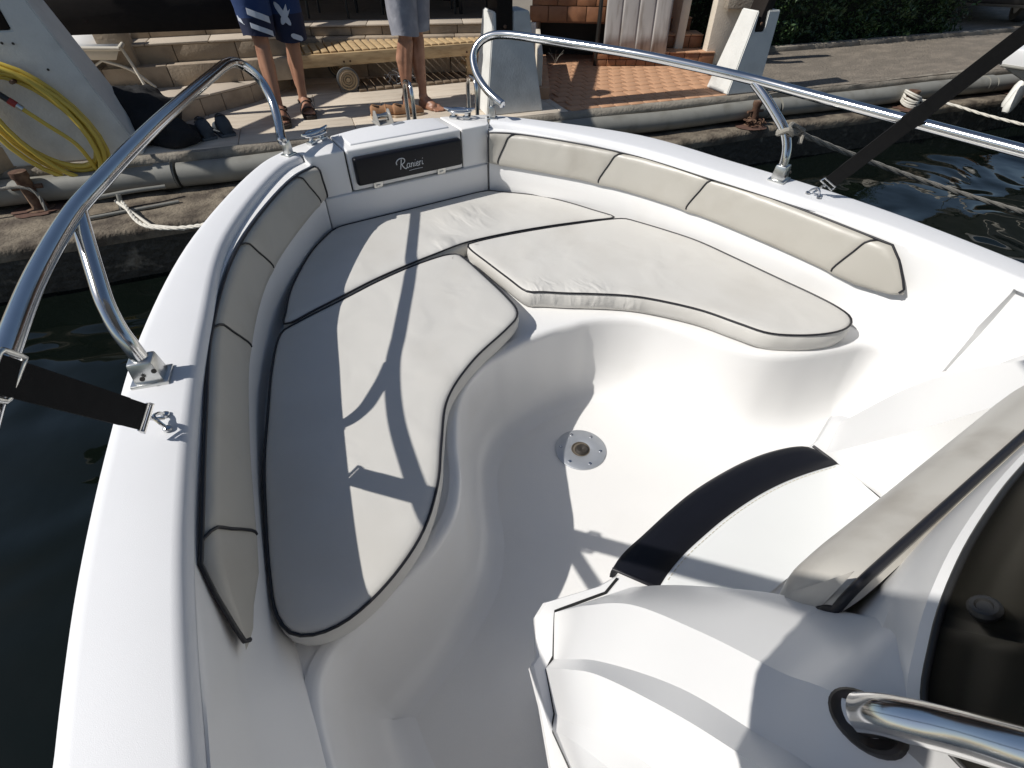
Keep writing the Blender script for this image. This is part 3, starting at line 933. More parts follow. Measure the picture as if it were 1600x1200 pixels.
PORT = [(-.766, -.170), (-.792, -.205), (-.850, -.365), (-.896, -.531), (-.944, -.711), (-.974, -.867), (-1.0, -1.03), (-1.006, -1.115), (-.990, -1.168), (-.955, -1.194), (-.895, -1.203), (-.801, -1.178), (-.682, -1.106), (-.591, -.999), (-.531, -.894),
        (-.442, -.753), (-.298, -.643), (-.13, -.563), (-.060, -.522), (-.034, -.480), (-.024, -.40), (-.021, -.25), (-.024, -.06), (-.032, -.022), (-.065, -.004), (-.10, .000), (-.236, -.012), (-.40, -.050), (-.522, -.090), (-.66, -.132), (-.735, -.158)]
cushion('seat_cushion', 'long beige seat cushion on the shaded side, crossed by the rail shadow', 'bow seating cushions', PORT, -.004, .068, 'vinyl')
STB = [(.755, -.128), (.70, -.105), (.55, -.062), (.4, -.024), (.2, .014), (.07, .026), (.036, .022), (.027, -.01), (.033, -.15), (.042, -.30), (.049, -.395), (.062, -.418), (.100, -.442), (.161, -.489), (.26, -.557), (.367, -.641), (.446, -.735), (.514, -.841), (.560, -.955), (.600, -1.043), (.678, -1.106), (.76, -1.147), (.831, -1.165), (.890, -1.158),
       (.925, -1.130), (.940, -1.075), (.940, -.98), (.928, -.85), (.912, -.66), (.890, -.46), (.850, -.33), (.80, -.20), (.775, -.145)]
cushion('seat_cushion', 'fully sunlit beige seat cushion with a puckered front edge, facing the table socket', 'bow seating cushions', STB, 0.0, .075, 'vinyl_stb')
BOW = [(-.758, -.145), (-.735, -.07), (-.69, .05), (-.61, .20), (-.528, .324), (-.458, .402), (-.408, .450), (-.365, .468), (-.279, .471), (-.03, .472), (.2, .474), (.36, .472), (.405, .458), (.440, .418), (.518, .345), (.592, .257), (.660, .124), (.702, .012), (.740, -.098), (.730, -.106),
       (.62, -.072), (.4, -.012), (.2, .026), (.03, .040), (-.10, .022), (-.236, -.001), (-.40, -.039), (-.522, -.079), (-.65, -.120), (-.735, -.150)]
cushion('seat_cushion', 'wide beige bow cushion with wrinkles below the black lettered pad', 'bow seating cushions', BOW, .001, .072, 'vinyl_bow')

# backrests along both sides
def backrest(s, label):
    root = thing('backrest_cushion', label, 'cushion', (.80 * s, -.3, .10), 'padded side backrests')
    T = [Vector(p) for p in TOPS[:6]]
    B = [Vector(p) for p in BOTS[:6]]
    T[4] = Vector((.990, -.75, .232))
    cT, cB = catmull(T, 10), catmull(B, 10)
    w6 = 1.056
    endT = [Vector((w6 - .004, -1.092, .212)), Vector((w6 - .007, -1.135, .176)), Vector((w6 - .012, -1.178, .125)), Vector((w6 - .015, -1.196, .100))]
    endB = [Vector((1.000, -1.06, .070)), Vector((w6 - .034, -1.12, .068)), Vector((w6 - .026, -1.165, .074)), Vector((w6 - .020, -1.190, .086))]
    def section(a, b, squash=1.0):
        """a: top edge on the moulding, b: lower edge"""
        inw = Vector((b.x - a.x, b.y - a.y, 0))
        inw = inw.normalized() if inw.length > 1e-6 else Vector((-1, 0, 0))
        prof = []
        d = b - a
        nrm = Vector((inw.x, inw.y, .55)).normalized()
        for t, h in ((0.0, .0), (.02, .006), (.10, .017), (.19, .0225), (.27, .0215), (.45, .017), (.65, .014), (.85, .010), (.95, .006), (1.0, .0), (1.02, -.012)):
            prof.append(a + d * t + nrm * h * squash)
        prof.append(b - inw * .016 + V(0, 0, -.004))
        return prof
    secs = [section(a, b) for a, b in zip(cT, cB)]
    for k, (a, b) in enumerate(zip(endT, endB)):
        secs.append(section(a, b, (.9, .7, .45, .15)[k]))
    def M_(p):
        return Vector((p.x * s, p.y, p.z))
    cuts = [0, 10, 20, 30, 50, len(secs) - 1]
    for a, b in zip(cuts[:-1], cuts[1:]):
        rows = []
        m = b - a
        for i in range(a, b + 1):
            edge = min(i - a, b - i)
            sink = {0: .0045, 1: .0008}.get(edge, 0) if not (i == 0 or i == len(secs) - 1) else 0
            aa, bb = secs[i][0], secs[i][9]
            inw = Vector((bb.x - aa.x, bb.y - aa.y, .3)).normalized()
            rows.append([M_(p - inw * sink) for p in secs[i]])
        v, f = loft(rows)
        f.append(tuple(range(len(rows[0]))))
        f.append(tuple(range((len(rows) - 1) * len(rows[0]), len(rows) * len(rows[0]))))
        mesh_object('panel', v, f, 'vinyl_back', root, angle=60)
    for c in cuts[1:-1]:
        tube('seam_piping', [M_(p) for p in secs[c][:10]], .0032, 'piping', root, seg=8)
    edge = [M_(q[0] + V(0, 0, .001)) for q in secs] + [M_(secs[-1][9])]
    first = [M_(p) for p in reversed(secs[0][:10])]
    tube('edge_piping', first + edge[1:], .0042, 'piping', root, seg=8)
    return root
backrest(-1, 'curved beige backrest in shade along the edge with the yellow hose behind')
backrest(1, 'curved sunlit beige backrest beside the open water and slanting black strap')

# console seat pad: black front band and white rear
pad = thing('console_seat_pad', 'white seat pad with black front band on the console shelf', 'seat pad', (0, -1.45, -.11))
front_arc = [(-.345, -1.378), (-.30, -1.362), (-.232, -1.352), (-.13, -1.337), (-.042, -1.328), (.05, -1.327), (.15, -1.333), (.24, -1.348), (.32, -1.374), (.350, -1.394), (.357, -1.420), (.357, -1.455)]
inner_arc = [(-.290, -1.466), (-.25, -1.453), (-.19, -1.440), (-.10, -1.430), (-.03, -1.425), (.05, -1.424), (.12, -1.427), (.19, -1.435), (.25, -1.446), (.31, -1.460), (.34, -1.468), (.357, -1.472)]
fa = resample(catmull([(x, y, 0) for x, y in front_arc], 6), 50)
ia = resample(catmull([(x, y, 0) for x, y in inner_arc], 6), 50)
rows = []
for t, z in ((-.02, -.115), (-.03, -.10), (-.03, -.085), (0, -.070), (.10, -.064), (.3, -.062), (.6, -.062), (.95, -.0635), (1.0, -.067)):
    rows.append([a.lerp(b, t) + V(0, 0, z) for a, b in zip(fa, ia)])
v, f = loft(rows)
f.append(tuple(r * 50 for r in range(len(rows))))
f.append(tuple(r * 50 + 49 for r in range(len(rows))))
mesh_object('black_band', v, f, 'black_vinyl', pad, angle=55)
back_line = resample([V(-.330, -1.50, 0), V(-.30, -1.60, 0), V(.30, -1.60, 0), V(.345, -1.585, 0), V(.352, -1.50, 0)], 50)
bl = [V(-.315 + .66 * i / 49, -1.602, 0) for i in range(50)]
rows = []
for t, z in ((-.003, -.080), (-.002, -.068), (.03, -.0635), (.10, -.062), (.5, -.061), (1.0, -.063)):
    rows.append([a.lerp(b, t) + V(0, 0, z) for a, b in zip(ia, bl)])
v, f = loft(rows)
mesh_object('white_panel', v, f, 'vinyl_white', pad, angle=55)
tube('edge_trim', [V(.359, -1.40, -.066), V(.361, -1.47, -.068), V(.352, -1.60, -.070)], .004, 'piping', pad, seg=8)
tube('edge_trim', [V(-.347, -1.378, -.070), V(-.338, -1.395, -.066), V(-.300, -1.455, -.066), V(-.288, -1.470, -.069)], .004, 'piping', pad, seg=8)
sb = Build()
for row, off_y in ((0, -.008), (1, .006)):
    if row == 1:
        continue
    for i in range(2, 48):
        a = ia[i].lerp(ia[i + 1], .15) + V(0, off_y, -.0618)
        b2 = ia[i].lerp(ia[i + 1], .8) + V(0, off_y, -.0618)
        sb.add(tube_data([a, b2], .0009, 5))
sb.obj('stitching', 'thread', pad)

# console backrest bolster
br = thing('backrest_bolster', 'worn grey-beige padded console backrest with black piping in front of the dark windscreen', 'backrest', (0, -1.66, .0))
prof = [(-1.668, .10), (-1.652, .16), (-1.645, .22), (-1.638, .29), (-1.634, .345), (-1.640, .386), (-1.655, .416), (-1.675, .432), (-1.695, .438), (-1.708, .430)]
rows = []
for x, k, dz in [(-.362, .25, .02), (-.358, .55, .012), (-.346, .8, .006), (-.325, .95, .002), (-.28, 1, 0), (-.2, 1, 0), (-.1, 1, 0), (0, 1, 0), (.1, 1, 0), (.2, 1, 0), (.28, 1, 0), (.325, .95, .002), (.346, .8, .006), (.358, .55, .012), (.362, .25, .02)]:
    base = Vector((x, -1.690, .33))
    rows.append([Vector((x, -1.70 + (y + 1.70) * k, z - (0.05 * (1 - k) if z > .3 else -.25 * (1 - k)))) for y, z in prof])
rows = [catmull(r, 3) for r in rows]
cols_ = list(zip(*rows))
rows = [catmull(list(c), 4) for c in cols_]
v, f = loft(rows)
mesh_object('pad', v, f, 'vinyl_worn', br, angle=60)
edge_row = rows[-4]
tube('piping', [r[0] for r in rows[-11:-4]] + [p + V(0, 0, .002) for p in edge_row] + [r[-1] for r in reversed(rows[-11:-4])], .0055, 'piping', br, seg=8)

# ================================================================ STRAPS
def strap(s, label):
    eye = EYE[s]
    root = thing('tie_down_strap', label, 'strap', eye, 'canopy tie-down straps')
    d = Vector((.067 * s, -.161, .277)).normalized()
    start = eye + V(.004 * s, -.006, .012)
    hook = Build()
    hook.add(tube_data(catmull([eye + V(-.004 * s, .004, .008), eye + V(.010 * s, -.002, .020), eye + V(.012 * s, -.012, .036), start + d * .030], 5), .0042, 8))
    wdir = Vector((.45 * s, -.55, -.45))
    wdir = (wdir - d * wdir.dot(d)).normalized()
    face = d.cross(wdir).normalized()
    c0 = start + d * .034
    w = .026
    hook.add(tube_data([c0 + wdir * w + d * .006, c0 + wdir * (w + .003), c0 - wdir * (w + .003), c0 - wdir * w + d * .006, c0 - wdir * w + d * .014, c0 + wdir * w + d * .014], .0036, 8, closed=True))
    hook.obj('snap_hook', 'steel', root)
    def band(a, b, name, w=.0245, th=.0016, sag=0.0):
        rows = []
        for k in range(13):
            t = a + (b - a) * k / 12
            tw = .10 * math.sin(t * 2.2)
            wd = (wdir * math.cos(tw) + face * math.sin(tw))
            fc = d.cross(wd)
            c = start + d * t + V(0, 0, -sag * math.sin(math.pi * k / 12))
            rows.append([c + wd * w + fc * th, c - wd * w + fc * th, c - wd * w - fc * th, c + wd * w - fc * th])
        v, f = loft(rows, closed_u=True)
        mesh_object(name, v, f, 'strap', root, angle=40)
    band(.042, 1.72, 'webbing')
    band(.10, .36, 'doubled_webbing', .0250, .0034)
    if s > 0:
        band(.30, .345, 'keeper', .0275, .0045)
        return root
    c1 = start + d * .335
    w = .031
    buckle = [c1 + wdir * w + d * .018, c1 - wdir * w + d * .018, c1 - wdir * w - d * .018, c1 + wdir * w - d * .018]
    tube('buckle', resample(buckle + [buckle[0]], 25)[:-1], .0042, 'steel_dull', root, seg=8, closed=True)
    return root
strap(-1, 'black webbing strap hooked over the dark water near the shaded backrest')
strap(1, 'black webbing strap slanting up across the sunlit rail and reflecting water')

# ================================================================ THE QUAY
ground = sheet('ground', [tuple(Q(-60, .02)[:2]), tuple(Q(60, .02)[:2]), tuple(Q(60, 300)[:2]), tuple(Q(-60, 300)[:2])], QZ - .05, 'soil')
def qbox_data(a0, a1, b0, b1, z0, z1, bevel=0.0):
    c = Q((a0 + a1) / 2, (b0 + b1) / 2, (z0 + z1) / 2)
    return box_data(c, (a1 - a0, b1 - b0, z1 - z0), QROT, bevel)
def qbox(name, a0, a1, b0, b1, z0, z1, mat, parent=None, bevel=0.0):
    v, f = qbox_data(a0, a1, b0, b1, z0, z1, bevel)
    return mesh_object(name, v, f, mat, parent)
# rough wall down to the water, capped by a broken concrete lip
qwall = thing('quay_wall', 'dark wet quay wall with a rough concrete lip above the water', 'quay wall', Q(0, -.4, WATER_Z))
def rough_strip(name, a0, a1, n, prof, amp, mat, parent):
    rows = []
    for i in range(n + 1):
        a = a0 + (a1 - a0) * i / n
        rows.append([Q(a, b + random.uniform(-amp, amp), z + random.uniform(-amp, amp) * .5) for b, z in prof])
    v, f = loft(rows)
    return mesh_object(name, v, f, mat, parent, angle=70)
LEDGE_Z = -.50
def ledge_b(a):
    # the lower ledge is broader at the left than at the right
    return -.62 + .070 * a if a < 4.5 else -.305
rows, rows_top = [], []
for i in range(161):
    a = -8 + 24 * i / 160
    lb_ = ledge_b(a) + random.uniform(-.008, .008)
    rows.append([Q(a, lb_ + .02, WATER_Z - .8), Q(a, lb_ + .015 + random.uniform(-.01, .01), WATER_Z), Q(a, lb_ + random.uniform(-.012, .012), -.70), Q(a, lb_ + .002, LEDGE_Z - .085)])
    rows_top.append([Q(a, lb_ - .006, LEDGE_Z - .085), Q(a, lb_ - .012, LEDGE_Z - .03), Q(a, lb_ + .004, LEDGE_Z + random.uniform(-.006, .004)), Q(a, (lb_ + 0) * .5, LEDGE_Z + random.uniform(-.006, .006)), Q(a, .16, LEDGE_Z + random.uniform(-.004, .006))])
v, f = loft(rows)
mesh_object('submerged_face', v, f, 'quay_dark', qwall, angle=70)
v, f = loft(rows_top)
mesh_object('ledge', v, f, 'ledge', qwall, angle=70)
rough_strip('upper_face', -8, 16, 120, [(.05, LEDGE_Z - .02), (.045, -.42), (.04, -.335)], .008, 'quay_dark', qwall)
rough_strip('lip', -8, 16, 160, [(.06, -.36), (-.012, -.352), (-.020, -.322), (-.012, QZ - .012), (.02, QZ - .004), (.10, QZ - .006)], .007, 'conc', qwall)

# grey drain pipe in lengths along the lip
PIPE_Z = -.395
joints = [-6.0, -3.6, -.95, 1.55, 4.52, 7.6, 12.0]
for i, (a0, a1) in enumerate(zip(joints[:-1], joints[1:])):
    lab = ['grey plastic pipe length left of the hose block along the quay', 'grey plastic pipe length below the yellow hose', 'grey plastic pipe length below the stone terrace edge', 'grey plastic pipe length below the terracotta terrace', 'grey plastic pipe length along the ribbed pavement', 'far grey plastic pipe length beside the moored white boat'][i]
    root = thing('drain_pipe', lab, 'pipe', Q(a0, -.10, PIPE_Z), 'pipe lengths along the quay edge')
    pth = [Q(a0 + .012 + (a1 - a0 - .024) * k / 10, -.098 + .006 * math.sin(k * 1.3 + i), PIPE_Z + .006 * math.sin(k * .9 + i * 2)) for k in range(11)]
    tube('pipe_body', pth, .083, 'pipe', root, seg=28)
    tube('collar', [Q(a1 - .13, -.098, PIPE_Z), Q(a1 - .02, -.098, PIPE_Z)], .090, 'pipe', root, seg=28)

# ---- stone terrace: paving slabs one by one
terrace = qbox('terrace', -7, 2.28, .03, 9, QZ - .06, QZ - .012, 'mortar')
terrace['kind'] = 'structure'
slab_mesh = {}
def slab(parent, c, size, rz, mat, name='slab'):
    key = (name, round(size[0], 3), round(size[1], 3), round(size[2], 3), mat)
    if key not in slab_mesh:
        v, f = box_data((0, 0, 0), size, 0, min(.006, size[2] * .3))
        o = mesh_object(name, v, f, mat, parent)
        slab_mesh[key] = o.data
    else:
        o = bpy.data.objects.new(name, slab_mesh[key])
        col.objects.link(o)
        o.parent = parent
    o.matrix_parent_inverse = parent_world(parent).inverted()
    o.location = c
    o.rotation_euler = (random.uniform(-.003, .003), random.uniform(-.003, .003), rz)
    return o
SL, SWD = .90, .44
for r in range(7):
    b = .03 + SWD * (r + .5)
    a = -3.2 + (r % 3) * .31
    while a < 2.2:
        w_ = min(SL, 2.275 - a)
        slab(terrace, Q(a + w_ / 2, b, QZ - .012 + random.uniform(-.0012, .0012)), (w_ - .004, SWD - .004, .024), QROT, 'lime')
        a += SL

# ---- terracotta terrace
tt = qbox('terracotta_terrace', 2.285, 4.42, .03, 3.2, QZ - .06, QZ - .012, 'terra_joint')
tt['kind'] = 'structure'
TS = .155
for r in range(13):
    for c in range(13):
        a = 2.30 + TS * (c + .5) + (.5 * TS if r % 2 else 0)
        b = .04 + TS * (r + .5)
        if a > 4.36:
            continue
        slab(tt, Q(a, b, QZ - .011 + random.uniform(-.0015, .0015)), (TS - .007, TS - .007, .022), QROT, 'terra', 'tile')

# ---- ribbed pavement towards the hedge
def pavement():
    rows = []
    for i in range(101):
        a = 4.43 + 11.5 * i / 100
        rows.append([Q(a, b, QZ - .004 + .004 * math.sin(b * 60 + math.sin(a * 3) * .8) + random.uniform(-.002, .002)) for b in [0.0 + 6 * j / 120 for j in range(121)]])
    v, f = loft(rows)
    o = mesh_object('pavement', v, f, 'pave')
    o['kind'] = 'structure'
pavement()

# ---- stone steps at the left
def course(parent, p0, p1, z0, z1, depth, n, mat='lime_wall', name='stone', jit=.35):
    """a run of single blocks from p0 to p1"""
    p0, p1 = Vector((p0[0], p0[1], 0)), Vector((p1[0], p1[1], 0))
    d = p1 - p0
    L = d.length
    d.normalize()
    nrm = Vector((-d.y, d.x, 0))
    cuts = [0.0] + sorted(min(max((k + random.uniform(-jit, jit) * .5) / n, .02), .98) for k in range(1, n)) + [1.0]
    for a, b in zip(cuts[:-1], cuts[1:]):
        w = (b - a) * L - .006
        c = p0 + d * ((a + b) / 2 * L) + nrm * (depth / 2 + random.uniform(-.002, .003))
        v, f = box_data((c.x, c.y, (z0 + z1) / 2), (w, depth, z1 - z0 - .004), math.atan2(d.y, d.x), .005)
        mesh_object(name, v, f, mat, parent)
steps = thing('stone_steps', 'low limestone steps behind the sneakers and the bare-legged man', 'steps', (-.6, 4.0, QZ))
Z1, Z2, Z3, Z4 = -.115, .045, .195, .36
P1 = [(-2.2, 2.97), (-.84, 3.61), (-.12, 3.97), (.32, 4.40), (.40, 4.80)]
for a, b, n in zip(P1[:-1], P1[1:], (3, 3, 2, 1)):
    course(steps, a, b, QZ - .02, Z1 - .02, .20, n)
    course(steps, (a[0], a[1]), (b[0], b[1]), Z1 - .022, Z1, .42, max(n - 1, 1), 'lime_tread', 'coping')
mesh_object('tread_fill', [(-2.4, 3.3, Z1 - .006), (-.84, 3.75, Z1 - .006), (-.12, 4.1, Z1 - .006), (.28, 4.5, Z1 - .006), (.36, 5.2, Z1 - .006), (-2.4, 5.2, Z1 - .006)], [tuple(range(6))], 'lime_tread', steps, smooth=False)
course(steps, (-2.6, 4.62), (.34, 4.00), Z1 - .02, Z2, .30, 6)
course(steps, (-2.6, 4.74), (.34, 4.12), Z2 - .01, Z3 - .02, .30, 6)
course(steps, (-2.6, 4.73), (.34, 4.11), Z3 - .022, Z3, .50, 5, 'lime_tread', 'coping')
course(steps, (-2.6, 5.00), (.42, 4.42), Z3 - .01, Z4, .6, 5)
pier = Build().add(box_data((-1.02, 4.42, .10), (.24, .16, .46), -.21, .01)).obj('pier', 'lime_wall', steps)

# ---- low wall behind the wooden lounger
lw = thing('terrace_wall', 'two-course limestone wall behind the slatted wooden lounger', 'wall', (1.3, 4.4, QZ))
course(lw, (.36, 4.76), (2.46, 3.82), QZ - .02, -.085, .3, 5)
course(lw, (.36, 4.762), (2.46, 3.822), -.085, .085, .3, 5)
course(lw, (.30, 4.93), (2.56, 3.93), .085, .160, .3, 6)
course(lw, (.30, 4.91), (2.56, 3.91), .160, .182, .34, 5, 'lime_tread', 'coping')
mesh_object('upper_floor', [(.30, 5.0, .176), (2.7, 3.98, .176), (4.4, 7.5, .176), (1.4, 8.6, .176)], [(0, 1, 2, 3)], 'timber_grey', lw, smooth=False)

# ---- shaded house front with dark furniture on the upper floor
house = thing('house_front', 'brown house front in deep shade above the terrace wall', 'house', (2.2, 6.6, .18))
hd = (Vector((2.7, 3.98, 0)) - Vector((.30, 5.0, 0))).normalized()
hn = Vector((-hd.y, hd.x, 0))
hrot = math.atan2(hd.y, hd.x)
base = Vector((1.6, 4.45, 0))
def H(a, b, z):
    p = base + hd * a + hn * b
    return (p.x, p.y, z)
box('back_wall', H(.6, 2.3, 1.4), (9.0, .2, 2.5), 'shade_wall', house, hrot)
for a in (-1.5, 0.2, 1.9):
    box('shutter', H(a, 2.17, 1.2), (.9, .06, 2.0), 'timber_dark', house, hrot, .01)
box('roof', H(-1.9, 1.2, 2.75), (6.2, 2.9, .14), 'timber_grey', house, hrot, .01)
for a in (-3.9, -1.15, 1.05):
    box('post', H(a, .10, 1.42), (.10, .10, 2.5), 'pine' if a == -1.15 else 'timber_dark', house, hrot, .01)
    box('post_base', H(a, .10, .21), (.15, .15, .07), 'pine' if a == -1.15 else 'timber_dark', house, hrot, .01)
def chair(a, b, rz, label):
    c = H(a, b, .178)
    root = thing('dining_chair', label, 'chair', c, 'dark chairs in the shade of the house')
    m = Matrix.Translation(Vector(c)) @ Matrix.Rotation(rz, 4, 'Z')
    def P(x, y, z):
        return m @ Vector((x, y, z))
    for x, y in ((-.2, -.2), (.2, -.2), (-.2, .2), (.2, .2)):
        tube('leg', [P(x * 1.1, y * 1.1, 0), P(x, y, .48)], .014, 'chair_dark', root, seg=8)
    v, f = box_data((0, 0, .49), (.44, .44, .03), 0, .01)
    mesh_object('seat', [m @ p for p in v], f, 'chair_dark', root)
    for x in (-.2, .2):
        tube('back_post', [P(x, .2, .48), P(x, .25, .95)], .012, 'chair_dark', root, seg=8)
    v, f = box_data((0, .24, .80), (.42, .02, .24), 0, .008)
    mesh_object('backrest', [m @ p for p in v], f, 'chair_dark', root)
chair(-.75, .62, 2.6, 'dark metal chair nearest the pine post in the shaded house front')
chair(-.20, .95, .4, 'dark metal chair behind the slatted lounger, between the two men')
chair(.85, .80, 1.2, 'dark metal chair at the timber post end of the shaded terrace')
tb = thing('dining_table', 'dark table in the shade between the metal chairs', 'table', H(.3, .85, .178))
box('table_top', H(.3, .85, .92), (.9, .7, .04), 'chair_dark', tb, hrot, .01)
for x, y in ((-.4, -.3), (.4, -.3), (-.4, .3), (.4, .3)):
    box('leg', H(.3 + x, .85 + y, .54), (.04, .04, .72), 'chair_dark', tb, hrot, .004)

# ---- white painted concrete blocks holding dark timber posts
def post_block(a, b, h, wb, wt, dep, notch, label, plabel, lean=0.0, post_h=1.7):
    c = Q(a, b, QZ)
    root = thing('post_block', label, 'concrete block', c, 'tapered concrete blocks on the quay')
    n0, n1, nd = notch
    L, Rr = wb
    l, r = wt
    front = [(-L, 0), (Rr, 0), (r, h), (n1, h), (n1, h - nd), (n0, h - nd), (n0, h), (-l, h)]
    def pt(u, z, back):
        k = dep * (1 - .28 * (z / h))
        return c + QE1 * u + QE2 * (k if back else (dep * .06 * z / h)) + V(0, 0, z)
    F = [pt(u, z, False) for u, z in front]
    Bk = [pt(u, z, True) for u, z in front]
    bm = bmesh.new()
    fa_ = [bm.verts.new(p) for p in F]
    ba_ = [bm.verts.new(p) for p in Bk]
    bm.faces.new(fa_)
    bm.faces.new(list(reversed(ba_)))
    for i in range(8):
        bm.faces.new((fa_[i], fa_[(i + 1) % 8], ba_[(i + 1) % 8], ba_[i]))
    bmesh.ops.recalc_face_normals(bm, faces=bm.faces)
    bmesh.ops.bevel(bm, geom=list(bm.edges), offset=.008, segments=2, affect='EDGES')
    me = bpy.data.meshes.new('body')
    bm.to_mesh(me)
    bm.free()
    finish('body', me, 'paint', root)
    pr = thing('timber_post', plabel, 'post', c + V(0, 0, h - nd), 'dark timber posts in concrete blocks')
    bt = Build()
    u = (n0 + n1) / 2
    w = (n1 - n0) * .5 - .004
    z0 = h - nd + .003
    pts = [c + QE1 * (u - w) + QE2 * .02, c + QE1 * (u + w) + QE2 * .02, c + QE1 * (u + w) + QE2 * (dep * .62), c + QE1 * (u - w) + QE2 * (dep * .62)]
    bt.add(prism_data([p + V(0, 0, 0) for p in pts], V(0, 0, z0), QE1 * lean + QE2 * (lean * .3) + V(0, 0, z0 + post_h), .006))
    bt.obj('shaft', 'timber_dark', pr)
    for z in (z0 + .06,):
        Build().add(lathe_data([(.014, 0), (.013, .006), (.0001, .008)], 10, c + QE1 * u + QE2 * .018 + V(0, 0, z), -QE2)).obj('bolt', 'rust', pr)
    return root
blk_l = post_block(-1.56, .03, .92, (.70, .42), (.28, .19), .40, (-.12, .04, .16), 'white concrete block with yellow hose hanging on it', 'dark timber post standing in the block with the hose', post_h=1.6)
blk_m = post_block(1.76, .12, .73, (.235, .295), (.15, .155), .42, (-.125, .015, .16), 'white concrete block between the ladder hoops and the terracotta terrace', 'dark timber post standing in the block beside the terracotta terrace', post_h=1.7)
blk_r = post_block(4.02, .03, .66, (.04, .34), (-.08, .33), .34, (.10, .20, .16), 'white concrete block at the corner of terracotta terrace and ribbed pavement', 'dark timber post leaning in the far block by the hedge', lean=.22, post_h=.7)
# dark stained board behind the left block
brd = thing('dark_board', 'wide dark-stained timber board above the limestone steps', 'board', (-.8, 3.7, .35))
bd = Vector((.96, -.281, 0)).normalized()
bc = Vector((-1.46, 3.97, 0)) - bd * 1.3
for k in range(2):
    z0 = .345 + k * .225
    c = bc + bd * 1.36 + V(0, 0, z0 + .11)
    v, f = box_data(c, (2.72, .05, .222), math.atan2(bd.y, bd.x), .005)
    mesh_object('plank', v, f, 'timber_dark', brd)
for t in (.25,):
    c = bc + bd * t + Vector((.281, .96, 0)) * .05 + V(0, 0, .27)
    v, f = box_data(c, (.07, .05, 1.05), math.atan2(bd.y, bd.x), .005)
    mesh_object('upright', v, f, 'timber_dark', brd)
# overhead beams whose shadows cross both terraces
def beam(p0, p1, label):
    d = (Vector(p1) - Vector(p0))
    c = (Vector(p0) + Vector(p1)) / 2
    o = thing('pergola_beam', label, 'beam', (p0[0], p0[1], QZ), 'overhead pergola beams')
    v, f = box_data(c, (d.length, .17, .12), math.atan2(d.y, d.x), .006)
    mesh_object('rafter', v, f, 'timber_dark', o)
    for p in (p1,):
        box('post', (p[0], p[1], (QZ + p[2]) / 2 - .03), (.10, .10, p[2] - QZ - .05), 'timber_dark', o, math.atan2(d.y, d.x), .006)
HB = 2.35
sxy = Vector((.955, -.234, 0)) * HB
def shadow_beam(s0, s1, label):
    a, b = Vector((*s0, 0)), Vector((*s1, 0))
    d = (b - a).normalized()
    a, b = a - d * .5, b + d * 2.6
    beam(tuple(a - sxy + V(0, 0, QZ + HB)), tuple(b - sxy + V(0, 0, QZ + HB)), label)
shadow_beam((-.45, 3.02), (.42, 3.76), 'overhead timber beam shading the limestone terrace')
shadow_beam((2.40, 2.33), (3.42, 3.46), 'overhead timber beam shading the terracotta terrace')

# ---- barbecue corner, fluted screen, steps and wall at the back of the terracotta terrace
bq = thing('tiled_counter', 'brown tiled outdoor counter with a dark opening behind the terracotta terrace', 'counter', (3.6, 3.9, QZ))
cd_ = (Vector((3.95, 3.36, 0)) - Vector((3.20, 3.98, 0))).normalized()
crot = math.atan2(cd_.y, cd_.x)
cn = Vector((-cd_.y, cd_.x, 0))
cb = Vector((3.20, 3.98, 0))
def Cc(a, b, z):
    p = cb + cd_ * a + cn * b
    return (p.x, p.y, z)
box('core', Cc(.42, .44, .62), (1.20, .80, 1.0), 'brick', bq, crot)
for r in range(4):
    for c in range(5):
        box('tile', Cc(-.10 + .215 * c + (.1 if r % 2 else 0), .032, .205 + .145 * r), (.207, .03, .137), 'brick', bq, crot, .004)
box('void_back', Cc(.42, .7, -.08), (1.2, .1, .42), 'chair_dark', bq, crot)
box('side_leg', Cc(-.16, .36, -.08), (.06, .7, .40), 'paint', bq, crot, .004)
box('side_leg', Cc(.98, .36, -.08), (.06, .7, .40), 'brick', bq, crot, .004)
dt = thing('twiggy_weed', 'dry twiggy weed at the foot of the dark counter opening', 'plant', Cc(.12, -.02, QZ))
tw = Build()
for k in range(9):
    a = random.uniform(0, 6.28)
    tw.add(tube_data(catmull([Vector(Cc(.12, -.02, QZ)), Vector(Cc(.12 + .03 * math.cos(a), -.02 + .03 * math.sin(a), QZ + .06)), Vector(Cc(.12 + .09 * math.cos(a), -.02 + .09 * math.sin(a), QZ + random.uniform(.08, .16)))], 4), .0016, 5))
tw.obj('twigs', 'rope_grey', dt)
wl = thing('low_planter', 'low terracotta-capped kerb between the stone and terracotta terraces', 'kerb', (2.75, 3.4, QZ))
course(wl, (2.30, 2.62), (3.16, 3.92), QZ - .01, QZ + .10, .12, 6, 'terra', 'tile', .1)
course(wl, (2.26, 2.70), (3.04, 3.88), QZ + .10, .09, .05, 3, 'wall_white', 'panel', .1)
fs = thing('fluted_screen', 'pale grey fluted screen with dark drip streaks on a brick base', 'screen', (4.2, 3.4, QZ))
f0, f1 = Vector((3.66, 3.50, 0)), Vector((4.30, 3.14, 0))
fd = (f1 - f0).normalized()
fn = Vector((-fd.y, fd.x, 0))
nfl = 4
wfl = (f1 - f0).length / nfl
for k in range(nfl):
    pr_ = []
    for j in range(9):
        t = j / 8
        pr_.append((t * wfl, -.0035 * math.sin(math.pi * t) ** .7))
    rows = []
    for z in (-.15, .05, .3, .6, .9):
        rows.append([f0 + fd * (k * wfl + u * .97) + fn * (w - .02 + .10 * (z + .15)) + V(0, 0, z) for u, w in pr_])
    v, f = loft(rows)
    o = mesh_object('flute', v, f, 'flute', fs, angle=60) if 'flute' in M else mesh_object('flute', v, f, 'paint', fs, angle=60)
    o.modifiers.new('thickness', 'SOLIDIFY').thickness = .02
